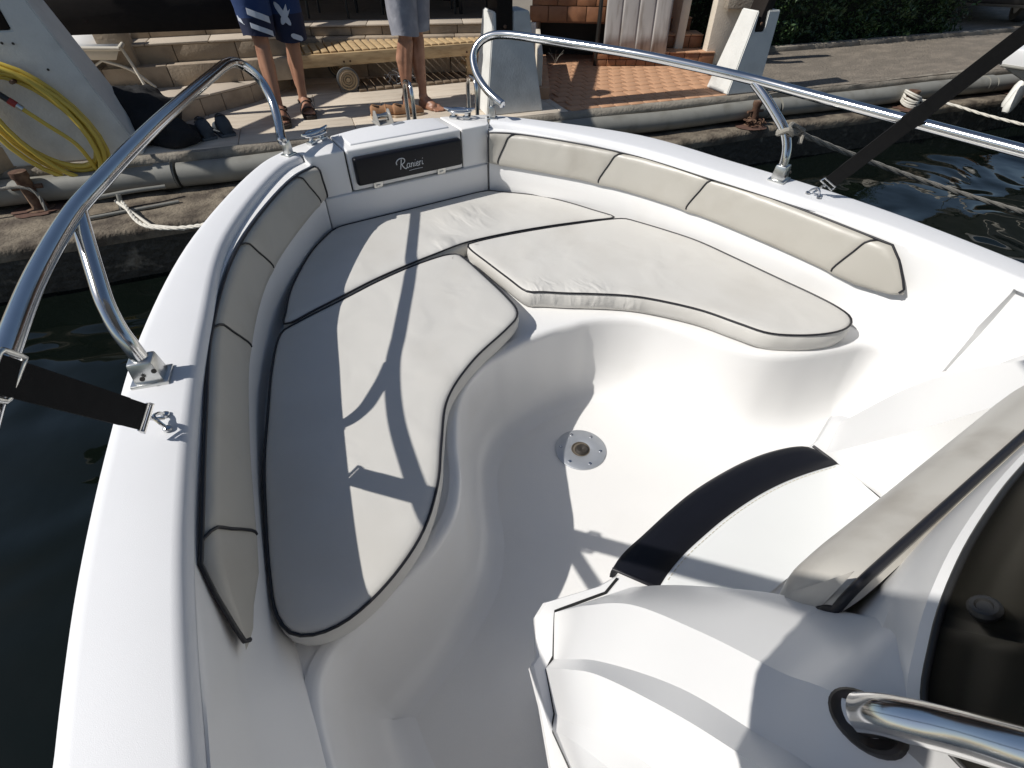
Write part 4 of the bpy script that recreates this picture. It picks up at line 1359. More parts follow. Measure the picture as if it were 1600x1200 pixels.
course(fs, (f0.x - .05, f0.y + .03), (f1.x + .02, f1.y - .01), QZ - .01, QZ + .065, .3, 7, 'brick', 'brick', .1)
course(fs, (f0.x - .05, f0.y + .03), (f1.x + .02, f1.y - .01), QZ + .065, QZ + .12, .3, 6, 'brick', 'brick', .1)
post_v = Build().add(box_data((f0.x - .05, f0.y + .05, .25), (.03, .04, 1.1), 0, .004)).obj('edge_post', 'chair_dark', fs)
st = thing('tiled_stairs', 'terracotta tiled stairs climbing beside the cream wall', 'stairs', (4.75, 3.1, QZ))
s0 = Vector((4.22, 3.22, 0))
s1 = Vector((4.84, 2.86, 0))
sd = (s1 - s0).normalized()
sn = Vector((-sd.y, sd.x, 0))
for k in range(5):
    a = s0 + sn * (.24 * k)
    b = s1 - sd * (.10 * k) + sn * (.24 * k)
    z0 = QZ + .135 * k
    course(st, (a.x, a.y), (b.x, b.y), z0, z0 + .115, .30, 4, 'brick', 'riser_tile', .05)
    course(st, (a.x - sn.x * .012, a.y - sn.y * .012), (b.x - sn.x * .012, b.y - sn.y * .012), z0 + .115, z0 + .135, .30, 4, 'terra', 'tread_tile', .05)
wh = thing('garden_wall', 'cream rendered garden wall beside the tiled stairs', 'wall', (5.1, 3.1, QZ))
for (p, q, w_) in (((4.60, 3.22), (5.3, 4.4), .10), ((4.78, 2.98), (5.12, 2.84), .12)):
    p, q = Vector((*p, 0)), Vector((*q, 0))
    c = (p + q) / 2
    v, f = box_data((c.x, c.y, .5), ((q - p).length, w_, 1.55), math.atan2((q - p).y, (q - p).x), .01)
    mesh_object('render', v, f, 'wall_white', wh)
v, f = box_data((5.02, 2.72, .38), (.50, .10, .22), -.5, .01)
mesh_object('lintel', v, f, 'conc', wh)

# ---- hedge with kerb
hedge = thing('hedge', 'tall dark green clipped hedge beyond the ribbed pavement', 'hedge', Q(8, 2.2, QZ))
ha0, ha1 = 5.25, 9.45
def hb(a):
    return 1.72 + .02 * (a - 5)
rows = []
for i in range(41):
    a = ha0 + .1 + (ha1 - ha0 - .2) * i / 40
    rows.append([Q(a, hb(a) + .22 + random.uniform(-.03, .03), QZ), Q(a, hb(a) + .16 + random.uniform(-.05, .05), .3), Q(a, hb(a) + .18 + random.uniform(-.05, .05), 1.0), Q(a, hb(a) + .4, 1.65), Q(a, hb(a) + 1.2, 1.65), Q(a, hb(a) + 1.3, QZ)])
v, f = loft(rows)
f.append(tuple(range(6)))
f.append(tuple(range(40 * 6, 41 * 6)))
mesh_object('inner_mass', v, f, 'hedge_core', hedge)
lv, lf = [], []
for k in range(26000):
    a = random.uniform(ha0, ha1)
    z = QZ + 1.95 * random.random() ** 1.1
    clump = .07 * math.sin(a * 9 + z * 4) + .05 * math.sin(a * 17 - z * 11) + .05 * math.sin(z * 23 + a * 5)
    b = hb(a) + .10 + clump * .8 + random.gauss(0, .035)
    if random.random() < .14:
        a = random.choice((ha0, ha1)) + random.uniform(-.10, .16)
        b = hb(a) + random.uniform(0, 1.1)
    elif random.random() < .1:
        z = 1.65 + random.uniform(-.05, .08)
        b = hb(a) + random.uniform(0, 1.2)
    c = Q(a, b, z)
    L = random.uniform(.035, .075)
    w = L * .2
    d = Vector((random.gauss(0, .6), random.gauss(-.3, .6), random.gauss(.25, .55))).normalized()
    sd_ = d.cross(Vector((random.gauss(0, 1), random.gauss(0, 1), random.gauss(0, 1)))).normalized()
    o = len(lv)
    lv += [c, c + d * L * .5 + sd_ * w, c + d * L, c + d * L * .5 - sd_ * w]
    lf.append((o, o + 1, o + 2, o + 3))
me = bpy.data.meshes.new('foliage')
me.from_pydata([tuple(p) for p in lv], [], lf)
finish('foliage', me, 'leaf', hedge, smooth=False)
kb = thing('hedge_kerb', 'low dark concrete kerb at the foot of the hedge', 'kerb', Q(7, 1.6, QZ))
for k in range(7):
    a = 5.0 + .8 * k
    v, f = qbox_data(a, a + .79, hb(a) - .10, hb(a) + .02, QZ - .03, QZ + .05, .008)
    mesh_object('kerb_stone', v, f, 'conc', kb)

# ---- wooden lounger with wheels
wlg = thing('wooden_lounger', 'slatted pine sun lounger with two wheels behind the two men', 'lounger', (1.3, 4.1, QZ))
l0, l1 = Vector((.28, 4.02, 0)), Vector((2.26, 3.70, 0))
ld = (l1 - l0).normalized()
ln = Vector((-ld.y, ld.x, 0))
LL = (l1 - l0).length
lrot = math.atan2(ld.y, ld.x)
LZ = QZ + .325
LW = .56
def Lp(a, b, z):
    p = l0 + ld * a + ln * b
    return V(p.x, p.y, z)
for b in (0, LW):
    v, f = box_data(Lp(LL / 2, b, LZ - .055), (LL, .035, .105), lrot, .005)
    mesh_object('side_rail', v, f, 'pine', wlg)
for k in range(26):
    a = .04 + (LL - .08) * k / 25
    v, f = box_data(Lp(a, LW / 2, LZ + .002), (.056, LW - .04, .018), lrot, .003)
    mesh_object('slat', v, f, 'pine', wlg)
for b in (.03, LW - .03):
    v, f = box_data(Lp(LL - .22, b, QZ + .12), (.055, .04, .25), lrot, .004)
    mesh_object('leg', v, f, 'pine', wlg)
    v, f = box_data(Lp(.52, b, QZ + .17), (.06, .04, .19), lrot, .004)
    mesh_object('leg', v, f, 'pine', wlg)
v, f = box_data(Lp(LL - .22, LW / 2, QZ + .12), (.03, LW - .1, .03), lrot, .004)
mesh_object('stretcher', v, f, 'pine', wlg)
tube('axle', [Lp(.50, -.07, QZ + .105), Lp(.50, LW + .07, QZ + .105)], .010, 'steel_dull', wlg, seg=8)
for b in (-.055, LW + .055):
    wlo = Build().add(lathe_data([(.0001, -.022), (.02, -.024), (.03, -.016), (.05, -.018), (.06, -.014), (.088, -.018), (.092, -.012), (.092, .012), (.0001, .014)], 32, Lp(.50, b, QZ + .105), ln)).obj('wheel', 'wheel_wood', wlg)
    for rr_ in (.024, .046, .072):
        Build().add(lathe_data([(rr_ - .004, -.0235), (rr_, -.0265), (rr_ + .004, -.0195)], 32, Lp(.50, b, QZ + .105), ln)).obj('groove', 'timber_grey', wlo)
    Build().add(lathe_data([(.090, -.018), (.105, -.014), (.105, .014), (.090, .018)], 32, Lp(.50, b, QZ + .105), ln)).obj('tyre', 'tyre', wlo)
for a in (.50, .56, LL - .25, LL - .19, 1.05):
    Build().add(lathe_data([(.010, 0), (.009, .003), (.0001, .004)], 10, Lp(a, -.018, LZ - .075), -ln)).obj('bolt', 'rust', wlg)

# slatted duckboard on the paving below the lounger
gm = thing('duckboard', 'dark slatted duckboard lying on the paving under the lounger', 'duckboard', (1.5, 3.95, QZ))
for k in range(15):
    a = .62 + .088 * k
    v, f = box_data(Lp(a, .12, QZ + .012), (.070, .46, .022), lrot, .003)
    mesh_object('slat', v, f, 'timber_grey', gm)
# tangle of wire (collapsed crab net)
wt = thing('wire_tangle', 'small heap of tangled pale wire beside the barefoot man', 'wire', Lp(1.0, -.02, QZ + .03))
wb = Build()
for k in range(26):
    c = Lp(.92 + random.uniform(0, .30), random.uniform(-.02, .16), QZ + random.uniform(.04, .13))
    d = Vector((random.gauss(0, 1), random.gauss(0, 1), random.gauss(0, .5))).normalized() * random.uniform(.04, .09)
    wb.add(tube_data(catmull([c - d, c + Vector((random.gauss(0, .02), random.gauss(0, .02), random.gauss(0, .02))), c + d], 4), .0028, 5))
for k in range(5):
    wb.add(tube_data([Lp(.92 + .07 * k, .05, QZ + .02), Lp(.95 + .07 * k, .06, QZ + .10)], .003, 5))
wb.obj('wires', 'alu', wt)

# ---- white folding beach lounger at the left
bl_ = thing('folding_lounger', 'white folding beach lounger under the dark board', 'lounger', (-1.2, 4.3, Z1))
def fr(name, pts, r=.012):
    tube(name, catmull(pts, 5) if len(pts) > 2 else pts, r, 'frame_white', bl_, seg=10)
A = Vector((-1.62, 4.62, 0))
v, f = loft([[V(-1.75, 4.40, .235), V(-1.00, 4.18, .200)], [V(-1.72, 4.55, .245), V(-.96, 4.33, .210)], [V(-1.60, 5.0, .26), V(-.88, 4.75, .24)]])
o = mesh_object('fabric', v, f, 'fabric_white', bl_)
o.modifiers.new('thickness', 'SOLIDIFY').thickness = .01
v, f = loft([[V(-1.74, 4.40, .235), V(-1.005, 4.18, .198)], [V(-1.74, 4.41, .15), V(-1.06, 4.20, .12)]])
o = mesh_object('valance', v, f, 'frame_white', bl_)
o.modifiers.new('thickness', 'SOLIDIFY').thickness = .008
fr('rail', [V(-1.76, 4.40, .232), V(-1.00, 4.175, .198)], .016)
fr('rail', [V(-1.00, 4.175, .198), V(-.88, 4.75, .24)], .016)
fr('leg', [V(-.985, 4.20, .19), V(-.955, 4.16, .05), V(-.93, 4.12, Z1)])
fr('leg', [V(-1.16, 4.24, .12), V(-.99, 4.21, .04), V(-.86, 4.19, Z1 + .01)])
fr('foot_bar', [V(-1.75, 4.44, Z1 + .02), V(-.86, 4.19, Z1 + .02)])
fr('brace', [V(-1.6, 4.42, .02), V(-1.35, 4.33, .03), V(-1.16, 4.24, .12)], .008)

# ---- black cloth heap
def lumpy(name, c, size, rz, mat, parent, seed, amp=.25, seg=28, rings=16, flat=True):
    rnd = random.Random(seed)
    ph = [rnd.uniform(0, 6.28) for _ in range(8)]
    rows = []
    for i in range(rings + 1):
        th = math.pi * i / rings
        row = []
        for j in range(seg):
            p = 2 * math.pi * j / seg
            k = 1 + amp * (math.sin(2 * p + ph[0]) * .4 + math.sin(3 * p + ph[1] + th * 2) * .4 + math.sin(5 * th + ph[2] + p) * .3 + math.sin(7 * p + ph[3]) * .15 + math.sin(4 * p - 6 * th + ph[4]) * .2) * math.sin(th)
            q = Vector((math.sin(th) * math.cos(p) * k * size[0], math.sin(th) * math.sin(p) * k * size[1], max(math.cos(th) * k, -.35 if flat else -9) * size[2]))
            row.append(Matrix.Rotation(rz, 3, 'Z') @ q + Vector(c))
        rows.append(row)
    v, f = loft(rows, closed_u=True)
    return mesh_object(name, v, f, mat, parent, angle=80)
bag = thing('black_bag', 'crumpled black bag slumped on the paving beside the hose block', 'bag', (-.98, 3.3, QZ))
lumpy('bag_body', (-1.02, 3.36, QZ + .11), (.24, .30, .24), .3, 'cloth_black', bag, 3, .35)
lumpy('bag_flap', (-.86, 3.06, QZ + .05), (.17, .13, .13), -.3, 'cloth_black', bag, 9, .3)

# ---- shoes
def shoe(root, c, yaw, L, W, Hh, mat, sole_mat, low=False):
    m = Matrix.Translation(Vector(c)) @ Matrix.Rotation(yaw, 4, 'Z')
    prof = [(0, .36, .62), (.06, .44, .95), (.2, .46, 1.0), (.36, .44, .86), (.5, .46, .62), (.66, .50, .46), (.82, .47, .38), (.94, .34, .30), (1.0, .16, .2)]
    if low:
        prof = [(0, .36, .50), (.06, .44, .62), (.2, .45, .56), (.36, .44, .50), (.5, .47, .56), (.66, .50, .50), (.82, .46, .40), (.94, .34, .30), (1.0, .14, .18)]
    up = []
    for t, w, h in prof:
        ring = []
        for j in range(16):
            a = 2 * math.pi * j / 16
            x = math.cos(a) * W * w * (1 if math.sin(a) < 0 else .86)
            z = Hh * h * (.5 + .5 * math.sin(a)) + .012
            ring.append(m @ Vector((x, t * L, z)))
        up.append(ring)
    v, f = loft(up, closed_u=True)
    f.append(tuple(range(16)))
    f.append(tuple(range((len(up) - 1) * 16, len(up) * 16)))
    body = mesh_object('upper', v, f, mat, root, angle=70)
    out_ = [m @ Vector((W * w * 1.08 * sgn, t * L * 1.02 - .005, 0)) for sgn in (1, -1) for t, w, h in (prof if sgn == 1 else reversed(prof))]
    v, f = prism_data(out_, (0, 0, 0), (0, 0, .020), .003)
    mesh_object('sole', v, f, sole_mat, body)
    opn = []
    for j in range(16):
        a = 2 * math.pi * j / 16
        opn.append(m @ Vector((math.cos(a) * W * .30, L * (.17 + math.sin(a) * .13), Hh * ((.985 if not low else .60) - .10 * (.5 + .5 * math.sin(a))) + .014)))
    mesh_object('opening', opn, [tuple(range(16))], 'hole', body, smooth=False)
    if not low:
        for k in range(4):
            t = .38 + .075 * k
            z = Hh * (.86 - .10 * k) + .012
            tube('lace', [m @ Vector((-W * .22, t * L, z)), m @ Vector((0, t * L + .004, z + .010)), m @ Vector((W * .22, t * L, z))], .004, 'hole', body, seg=6)
    else:
        tube('strap', [m @ Vector((W * .46 * x, L * .47, Hh * z)) for x, z in ((-1, .2), (-.8, .5), (0, .62), (.8, .5), (1, .2))], .008, mat, body, seg=8)
for i, (x, y, yw) in enumerate(((-.645, 3.02, .18), (-.505, 3.03, .12))):
    r = thing('sneaker', ['slate grey sneaker nearer the black bag, of the pair on the terrace edge', 'slate grey sneaker nearer the rail post, of the pair on the terrace edge'][i], 'shoe', (x, y, QZ), 'pair of slate sneakers')
    shoe(r, (x, y, QZ), yw, .30, .125, .145, 'sneaker', 'sneaker_sole')
for i, (x, y, yw) in enumerate(((.685, 2.93, -1.9), (.86, 2.86, -1.75))):
    r = thing('loafer', ['tan suede loafer lying beside the bow roller, left of the ladder hoop', 'tan suede loafer beside the bare foot behind the ladder hoop'][i], 'shoe', (x, y, QZ), 'pair of tan loafers')
    shoe(r, (x - .05, y, QZ), yw + (.0 if i else .1), .27, .11, .15, 'suede', 'sole_pale', True)

# ---- ladder hoops
lad = thing('quay_ladder', 'stainless ladder with two arched hand hoops at the quay edge', 'ladder', Q(1.1, -.05, QZ))
for a in (.83, 1.35):
    p = Q(a, .06, QZ)
    q = Q(a + .02, -.10, QZ)
    pts = [p, p + V(0, 0, .24), p + V(0, 0, .30) - QE2 * .012 + QE1 * .002, p + V(0, 0, .335) - QE2 * .05, q + V(0, 0, .335) + QE2 * .03, q + V(0, 0, .30) - QE2 * .012, q + V(0, 0, .22) - QE2 * .03, q + V(0, 0, -.1) - QE2 * .04, q + V(0, 0, -.85) - QE2 * .5]
    tube('hand_hoop', catmull(pts, 6), .0165, 'steel', lad, seg=14)
    Build().add(lathe_data([(.045, 0), (.044, .006), (.02, .010)], 20, p)).obj('foot_plate', 'steel_dull', lad)
for z in (-.45, -.70):
    k = (z - QZ + .1) / -.75
    c0, c1 = Q(.85, -.14 - .46 * k, z), Q(1.37, -.14 - .46 * k, z)
    tube('rung', [c0, c1], .014, 'steel', lad, seg=10)

# ---- hose on the left block
hose = thing('garden_hose', 'coiled yellow garden hose hanging on the white block', 'hose', (-1.62, 2.78, 0))
hy = Q(-1.56, -.06, 0)
pts = []
turns = 6
for k in range(turns * 24 + 1):
    t = k / 24
    a = 2 * math.pi * t
    rx = .225 + .035 * math.sin(t * 2.3)
    rz_ = .315 + .040 * math.sin(t * 1.7 + 1)
    c = Q(-1.60 + .012 * math.sin(t * 3), -.035 - .016 * (t % 5) - .02 * (.5 - .5 * math.cos(a)), -.005 - .012 * math.sin(t * 2.1))
    sh = .10 * math.cos(a)
    pts.append(c + QE1 * (rx * math.sin(a) - sh) + V(0, 0, rz_ * math.cos(a)))
tube('coil', pts, .0155, 'hose', hose, seg=10)
e0 = Q(-1.66, -.11, .10)
tube('hose_end', catmull([Q(-1.43, -.10, -.30), Q(-1.45, -.14, -.12), Q(-1.55, -.15, .02), Q(-1.62, -.15, .11)], 6), .0135, 'hose', hose, seg=10)
tube('coupling', [Q(-1.62, -.15, .11), Q(-1.64, -.15, .135)], .020, 'steel_dull', hose, seg=12)
tube('red_ring', [Q(-1.64, -.15, .135), Q(-1.665, -.15, .165)], .021, 'hose_red', hose, seg=12)
tube('nozzle', [Q(-1.665, -.15, .165), Q(-1.71, -.15, .22), Q(-1.80, -.15, .34)], .019, 'rubber', hose, seg=12)
peg = Build()
peg.add(tube_data([Q(-1.60, .05, .245), Q(-1.60, -.14, .255)], .012, 8))
peg.obj('hook_peg', 'rust', blk_l)
hb2 = Build()
for (a, z) in ((-1.60, .43), (-1.545, .425), (-1.44, .28)):
    hb2.add(lathe_data([(.008, 0), (.007, .003), (.0001, .003)], 8, Q(a, .038, z), -QE2))
hb2.obj('anchor_holes', 'hole', blk_l)

# ---- bollards, chains, mooring lines
def bollard(a, b, h, r, label, chain=True):
    c = Q(a, b, LEDGE_Z)
    root = thing('bollard', label, 'bollard', c, 'rusty bollards on the quay ledge')
    Build().add(lathe_data([(r * 1.9, 0), (r * 1.9, .012), (r * 1.1, .02), (r, .04), (r * .95, h * .8), (r * 1.15, h * .86), (r * 1.12, h), (.0001, h + .004)], 20, c)).obj('post', 'rust', root)
    tube('cross_bar', [c + QE1 * -.09 + V(0, 0, h * .6), c + QE1 * .09 + V(0, 0, h * .6)], r * .35, 'rust', root, seg=8)
    if chain:
        cb_ = Build()
        for k in range(22):
            t = k / 22 * 2 * math.pi * 1.6
            rr = r * 1.5 + .035 * (k / 22) + .02 * math.sin(k * 2.1)
            p = c + QE1 * (rr * math.cos(t)) + QE2 * (rr * .8 * math.sin(t) - .04) + V(0, 0, .025 + .05 * abs(math.sin(k * .7)))
            d = Vector((-math.sin(t), math.cos(t), .4 * math.sin(k))).normalized()
            w = d.cross(Vector((0, 0, 1)) if k % 2 else Vector((1, .3, 0))).normalized()
            cb_.add(tube_data([p + d * (.026 * math.cos(u)) + w * (.015 * math.sin(u)) for u in [2 * math.pi * i / 10 for i in range(10)]], .0055, 6, closed=True))
        cb_.obj('chain', 'rust', root)
    st_ = lumpy('rust_stain', c + V(0, 0, .004), (.16, .13, .006), 0, 'rust_stain', root, int(a * 10) + 5, .3)
    return root
bollard(-1.85, -.17, .26, .045, 'rusty bollard below the hanging yellow hose', False)
bollard(4.16, -.22, .22, .038, 'rusty bollard heaped with chain below the far white block')
bollard(6.20, -.245, .17, .050, 'rusty bollard wrapped in white rope at the pavement edge', False)
bollard(7.95, -.245, .16, .045, 'rusty bollard with chain beside the moored white boat')
def rope(name, label, pts, r, mat, extra=None, twist=True):
    root = thing(name, label, 'rope', pts[0], 'mooring ropes')
    p = catmull(pts, 14)
    p = resample(p, max(len(p) * 2, 60))
    bb = Build()
    n = len(p)
    for k in range(3):
        strand = []
        for i, q in enumerate(p):
            d = (p[min(i + 1, n - 1)] - p[max(i - 1, 0)]).normalized()
            u = d.cross(Vector((0, 0, 1))).normalized()
            w = d.cross(u)
            an = i * .55 + k * 2.094
            strand.append(q + (u * math.cos(an) + w * math.sin(an)) * r * .5)
        bb.add(tube_data(strand, r * .58, 6))
    if extra:
        for e in extra:
            bb.add(tube_data(e, r * .9, 7))
    bb.obj('strands', mat, root)
    return root
# wrapped white rope on the third bollard and its line to the right
bc3 = Q(6.20, -.245, LEDGE_Z)
wr = []
for k in range(7):
    an = random.uniform(-.4, .4)
    z = .05 + .014 * k
    loop_ = [bc3 + QE1 * (.085 * math.cos(t)) + QE2 * (.08 * math.sin(t)) + V(0, 0, z + .03 * math.sin(t + an * 3)) for t in [2 * math.pi * i / 20 for i in range(21)]]
    wr.append(loop_)
rope('mooring_rope', 'white mooring rope tied round the bollard and stretched across the dark water', [bc3 + QE1 * .07 - QE2 * .03 + V(0, 0, .08), V(6.26, .83, -.437), V(6.20, .45, -.448), V(6.16, .08, -.45), V(6.08, -.9, -.44), V(6.0, -2.4, -.38)], .0125, 'rope', wr)
rope('mooring_rope', 'grey mooring rope sagging over the reflecting water from the rail', [V(1.075, -.585, .43), V(1.14, -.545, .418), V(1.55, -.56, .28), V(2.05, -.72, .11), V(2.55, -1.01, -.045), V(3.0, -1.32, -.16), V(4.6, -2.6, -.45)], .0105, 'rope_grey', [[V(1.071 + .024 * math.cos(t), -.575 + .024 * math.sin(t), .432 + .01 * math.sin(2 * t)) for t in [2 * math.pi * i / 16 for i in range(17)]], [V(1.09, -.56, .425), V(1.17, -.53, .43), V(1.24, -.545, .40), V(1.22, -.56, .36)]])
rope('mooring_rope', 'white braided rope from the ledge ring to the shaded bow', [Q(-1.30, -.35, LEDGE_Z + .05), V(-1.22, 2.02, -.42), V(-.95, 1.70, -.36), V(-.62, 1.2, -.12), V(-.42, .80, .10), V(-.33, .70, .28)], .012, 'rope', [[Q(-1.34, -.33, LEDGE_Z + .05), V(-1.20, 2.06, -.44), V(-1.02, 1.80, -.40)]])
rope('mooring_rope', 'grey rope hanging on the rusty bollard below the hose', [Q(-3.4, -.3, LEDGE_Z + .14), Q(-2.5, -.26, LEDGE_Z + .12), Q(-1.86, -.21, LEDGE_Z + .17), Q(-1.80, -.22, LEDGE_Z + .12), Q(-1.79, -.26, LEDGE_Z + .02)], .011, 'rope_grey')
rg = thing('mooring_ring', 'galvanised mooring rail on the ledge holding the white braided rope', 'mooring ring', Q(-1.2, -.36, LEDGE_Z))
tube('bar', catmull([Q(-1.52, -.40, LEDGE_Z + .015), Q(-1.50, -.38, LEDGE_Z + .08), Q(-1.30, -.33, LEDGE_Z + .10), Q(-1.02, -.27, LEDGE_Z + .09)], 5), .014, 'pipe', rg, seg=10)
tube('staple', [Q(-1.32, -.36, LEDGE_Z), Q(-1.30, -.34, LEDGE_Z + .10)], .016, 'pipe', rg, seg=10)
tube('bar', [Q(-1.50, -.48, LEDGE_Z + .014), Q(-.95, -.38, LEDGE_Z + .014)], .012, 'pipe', rg, seg=10)

# ---- neighbouring white boat with fender
nb = thing('neighbour_boat', 'white hull of a moored boat at the far side of the water', 'boat', (8.2, .2, WATER_Z))
tip = Vector((5.95, .50, 0))
axis = Vector((.80, -.60, 0)).normalized()
side = Vector((-axis.y, axis.x, 0))
rowsb = []
for dist, wd in ((0, .02), (.12, .16), (.4, .38), (.9, .62), (1.8, .88), (3.2, 1.05), (5.5, 1.1)):
    c = tip + axis * dist
    r = []
    for k, (wf, z, back) in enumerate(((-1, .13, 0), (-1.02, .10, 0), (-1.0, .0, .03), (-.80, -.18, .45), (-.45, -.80, 1.5), (0, -1.1, 1.9), (.45, -.80, 1.5), (.80, -.18, .45), (1.0, .0, .03), (1.02, .10, 0), (1, .13, 0), (.9, .14, .02), (-.9, .14, .02))):
        r.append(c + axis * (back * max(0, 1 - dist / 2)) + side * (wd * wf) + V(0, 0, z))
    rowsb.append(r)
v, f = loft(rowsb, closed_u=True)
mesh_object('hull', v, f, 'gel', nb, angle=40)
strip = [r[8] + side * .006 for r in rowsb]
tube('rubbing_strake', [r[2] - side * .004 for r in rowsb], .014, 'pipe', nb, seg=8)
fen = thing('boat_fender', 'white sausage fender hanging below the far moored boat', 'fender', (6.85, .5, -.7))
for k, (x, y, z0, z1) in enumerate(((6.82, .46, -.52, -.27), (6.92, .52, -.50, -.24))):
    ax = Vector((.10, .0, z1 - z0))
    Ln = ax.length
    Build().add(lathe_data([(.0001, 0), (.03, .008), (.046, .04), (.05, .09), (.05, Ln - .06), (.04, Ln - .02), (.015, Ln), (.012, Ln + .03), (.0001, Ln + .03)], 18, (x - .04, y, z0), ax)).obj('bladder', 'fender', fen)
tube('lanyard', [V(6.90, .49, -.25), V(6.90, .42, .10)], .006, 'rope', fen, seg=6)

# ---- white car beyond the hedge
car = thing('parked_car', 'white parked car partly hidden behind the hedge end', 'car', (12.4, 2.9, QZ))
cdir = Vector((.80, .60, 0)).normalized()
cside = Vector((-cdir.y, cdir.x, 0))
c0 = Vector((10.95, 2.75, QZ))
prof = [(0, .30), (.02, .52), (.10, .62), (.9, .78), (1.5, 1.22), (2.6, 1.28), (3.4, .95), (3.9, .90), (3.95, .35), (3.6, .24), (.2, .22)]
rows = []
for w, k in ((-.85, .9), (-.80, 1.0), (-.4, 1.03), (0, 1.04), (.4, 1.03), (.80, 1.0), (.85, .9)):
    rows.append([c0 + cdir * (u + (.06 * (1 - abs(w)))) + cside * w + V(0, 0, z * (k if z > .5 else 1)) for u, z in prof])
v, f = loft(rows, closed_u=True)
f.append(tuple(range(len(prof))))
f.append(tuple(range(6 * len(prof), 7 * len(prof))))
mesh_object('body', v, f, 'car', car, angle=30)
v, f = prism_data([c0 + cdir * .93 + cside * -.68 + V(0, 0, .83), c0 + cdir * .93 + cside * .68 + V(0, 0, .83), c0 + cdir * 1.46 + cside * .62 + V(0, 0, 1.24), c0 + cdir * 1.46 + cside * -.62 + V(0, 0, 1.24)], (0, 0, .0), cdir * -.02 + V(0, 0, .03))
mesh_object('windscreen', v, f, 'glass_dark', car)
v, f = box_data(c0 + V(0, 0, .36), (.10, 1.5, .16), math.atan2(cdir.y, cdir.x), .02)
mesh_object('bumper_grille', v, f, 'chair_dark', car)
for w in (-.80, .80):
    for u in (.75, 3.2):
        wl_ = Build().add(lathe_data([(.20, -.10), (.30, -.09), (.31, 0), (.30, .09), (.20, .10)], 24, c0 + cdir * u + cside * w + V(0, 0, .30), cside)).obj('wheel', 'tyre', car)
        Build().add(lathe_data([(.0001, -.07), (.18, -.08), (.21, -.09), (.21, .09), (.0001, .07)], 20, c0 + cdir * u + cside * w + V(0, 0, .30), cside)).obj('rim', 'alu', wl_)
    v, f = box_data(c0 + cdir * .02 + cside * (w * .78) + V(0, 0, .55), (.05, .22, .10), math.atan2(cdir.y, cdir.x), .015)
    mesh_object('headlight', v, f, 'alu', car)

# ================================================================ PEOPLE
def capsule_data(p0, r0, p1, r1, seg=14, sx=1.0):
    p0, p1 = Vector(p0), Vector(p1)
    d = (p1 - p0)
    L = d.length
    prof = []
    for k in range(5):
        a = math.pi / 2 * (1 - k / 4)
        prof.append((max(r0 * math.cos(a), 1e-4), -r0 * math.sin(a)))
    for k in range(1, 5):
        prof.append((r0 + (r1 - r0) * k / 5, L * k / 5))
    for k in range(5):
        a = math.pi / 2 * k / 4
        prof.append((max(r1 * math.cos(a), 1e-4), L + r1 * math.sin(a)))
    return lathe_data(prof, seg, p0, d)

def ellipsoid_data(c, size, rot=None, seg=16, rings=10):
    rows = []
    for i in range(rings + 1):
        th = math.pi * i / rings
        row = []
        for j in range(seg):
            p = 2 * math.pi * j / seg
            q = Vector((max(math.sin(th), 1e-3) * math.cos(p) * size[0], max(math.sin(th), 1e-3) * math.sin(p) * size[1], math.cos(th) * size[2]))
            row.append((rot @ q if rot else q) + Vector(c))
        rows.append(row)
    return loft(rows, closed_u=True)

def foot_data(b, heel, toe, ankle, k=1.0, left=True):
    heel, toe, ankle = Vector(heel), Vector(toe), Vector(ankle)
    d = Vector((toe.x - heel.x, toe.y - heel.y, 0))
    L = d.length
    d.normalize()
    n = Vector((-d.y, d.x, 0)) * (1 if left else -1)       # towards the little toe
    z = heel.z
    b.add(capsule_data(heel + d * .035 + V(0, 0, .037), .036 * k, heel + d * .09 + V(0, 0, .05), .042 * k))
    b.add(capsule_data(heel + d * .07 + V(0, 0, .055), .043 * k, ankle, .040 * k))
    b.add(capsule_data(heel + d * .10 + V(0, 0, .055), .046 * k, heel + d * (L * .62) + n * .006 + V(0, 0, .034), .034 * k))
    b.add(capsule_data(heel + d * .06 + n * .012 + V(0, 0, .026), .028 * k, heel + d * (L * .66) + n * .034 + V(0, 0, .022), .022 * k))
    b.add(capsule_data(heel + d * (L * .45) - n * .016 + V(0, 0, .034), .028 * k, heel + d * (L * .74) - n * .026 + V(0, 0, .024), .025 * k))
    b.add(capsule_data(heel + d * (L * .66) - n * .02 + V(0, 0, .024), .023 * k, heel + d * (L * .66) + n * .034 + V(0, 0, .020), .019 * k))
    for i, (off_, ln_, r) in enumerate(((-.033, 1.0, .0150), (-.010, .985, .0105), (.009, .95, .0100), (.026, .905, .0095), (.042, .85, .0090))):
        base_ = heel + d * (L * .70) + n * (off_ * .8) + V(0, 0, .020)
        b.add(capsule_data(base_, r * 1.05, heel + d * (L * ln_ - r) + n * off_ + V(0, 0, r * .95), r, 10))
    b.add(ellipsoid_data(ankle + n * .034 + V(0, 0, -.01), (.014, .014, .016)))
    b.add(ellipsoid_data(ankle - n * .034 + V(0, 0, -.004), (.014, .014, .016)))

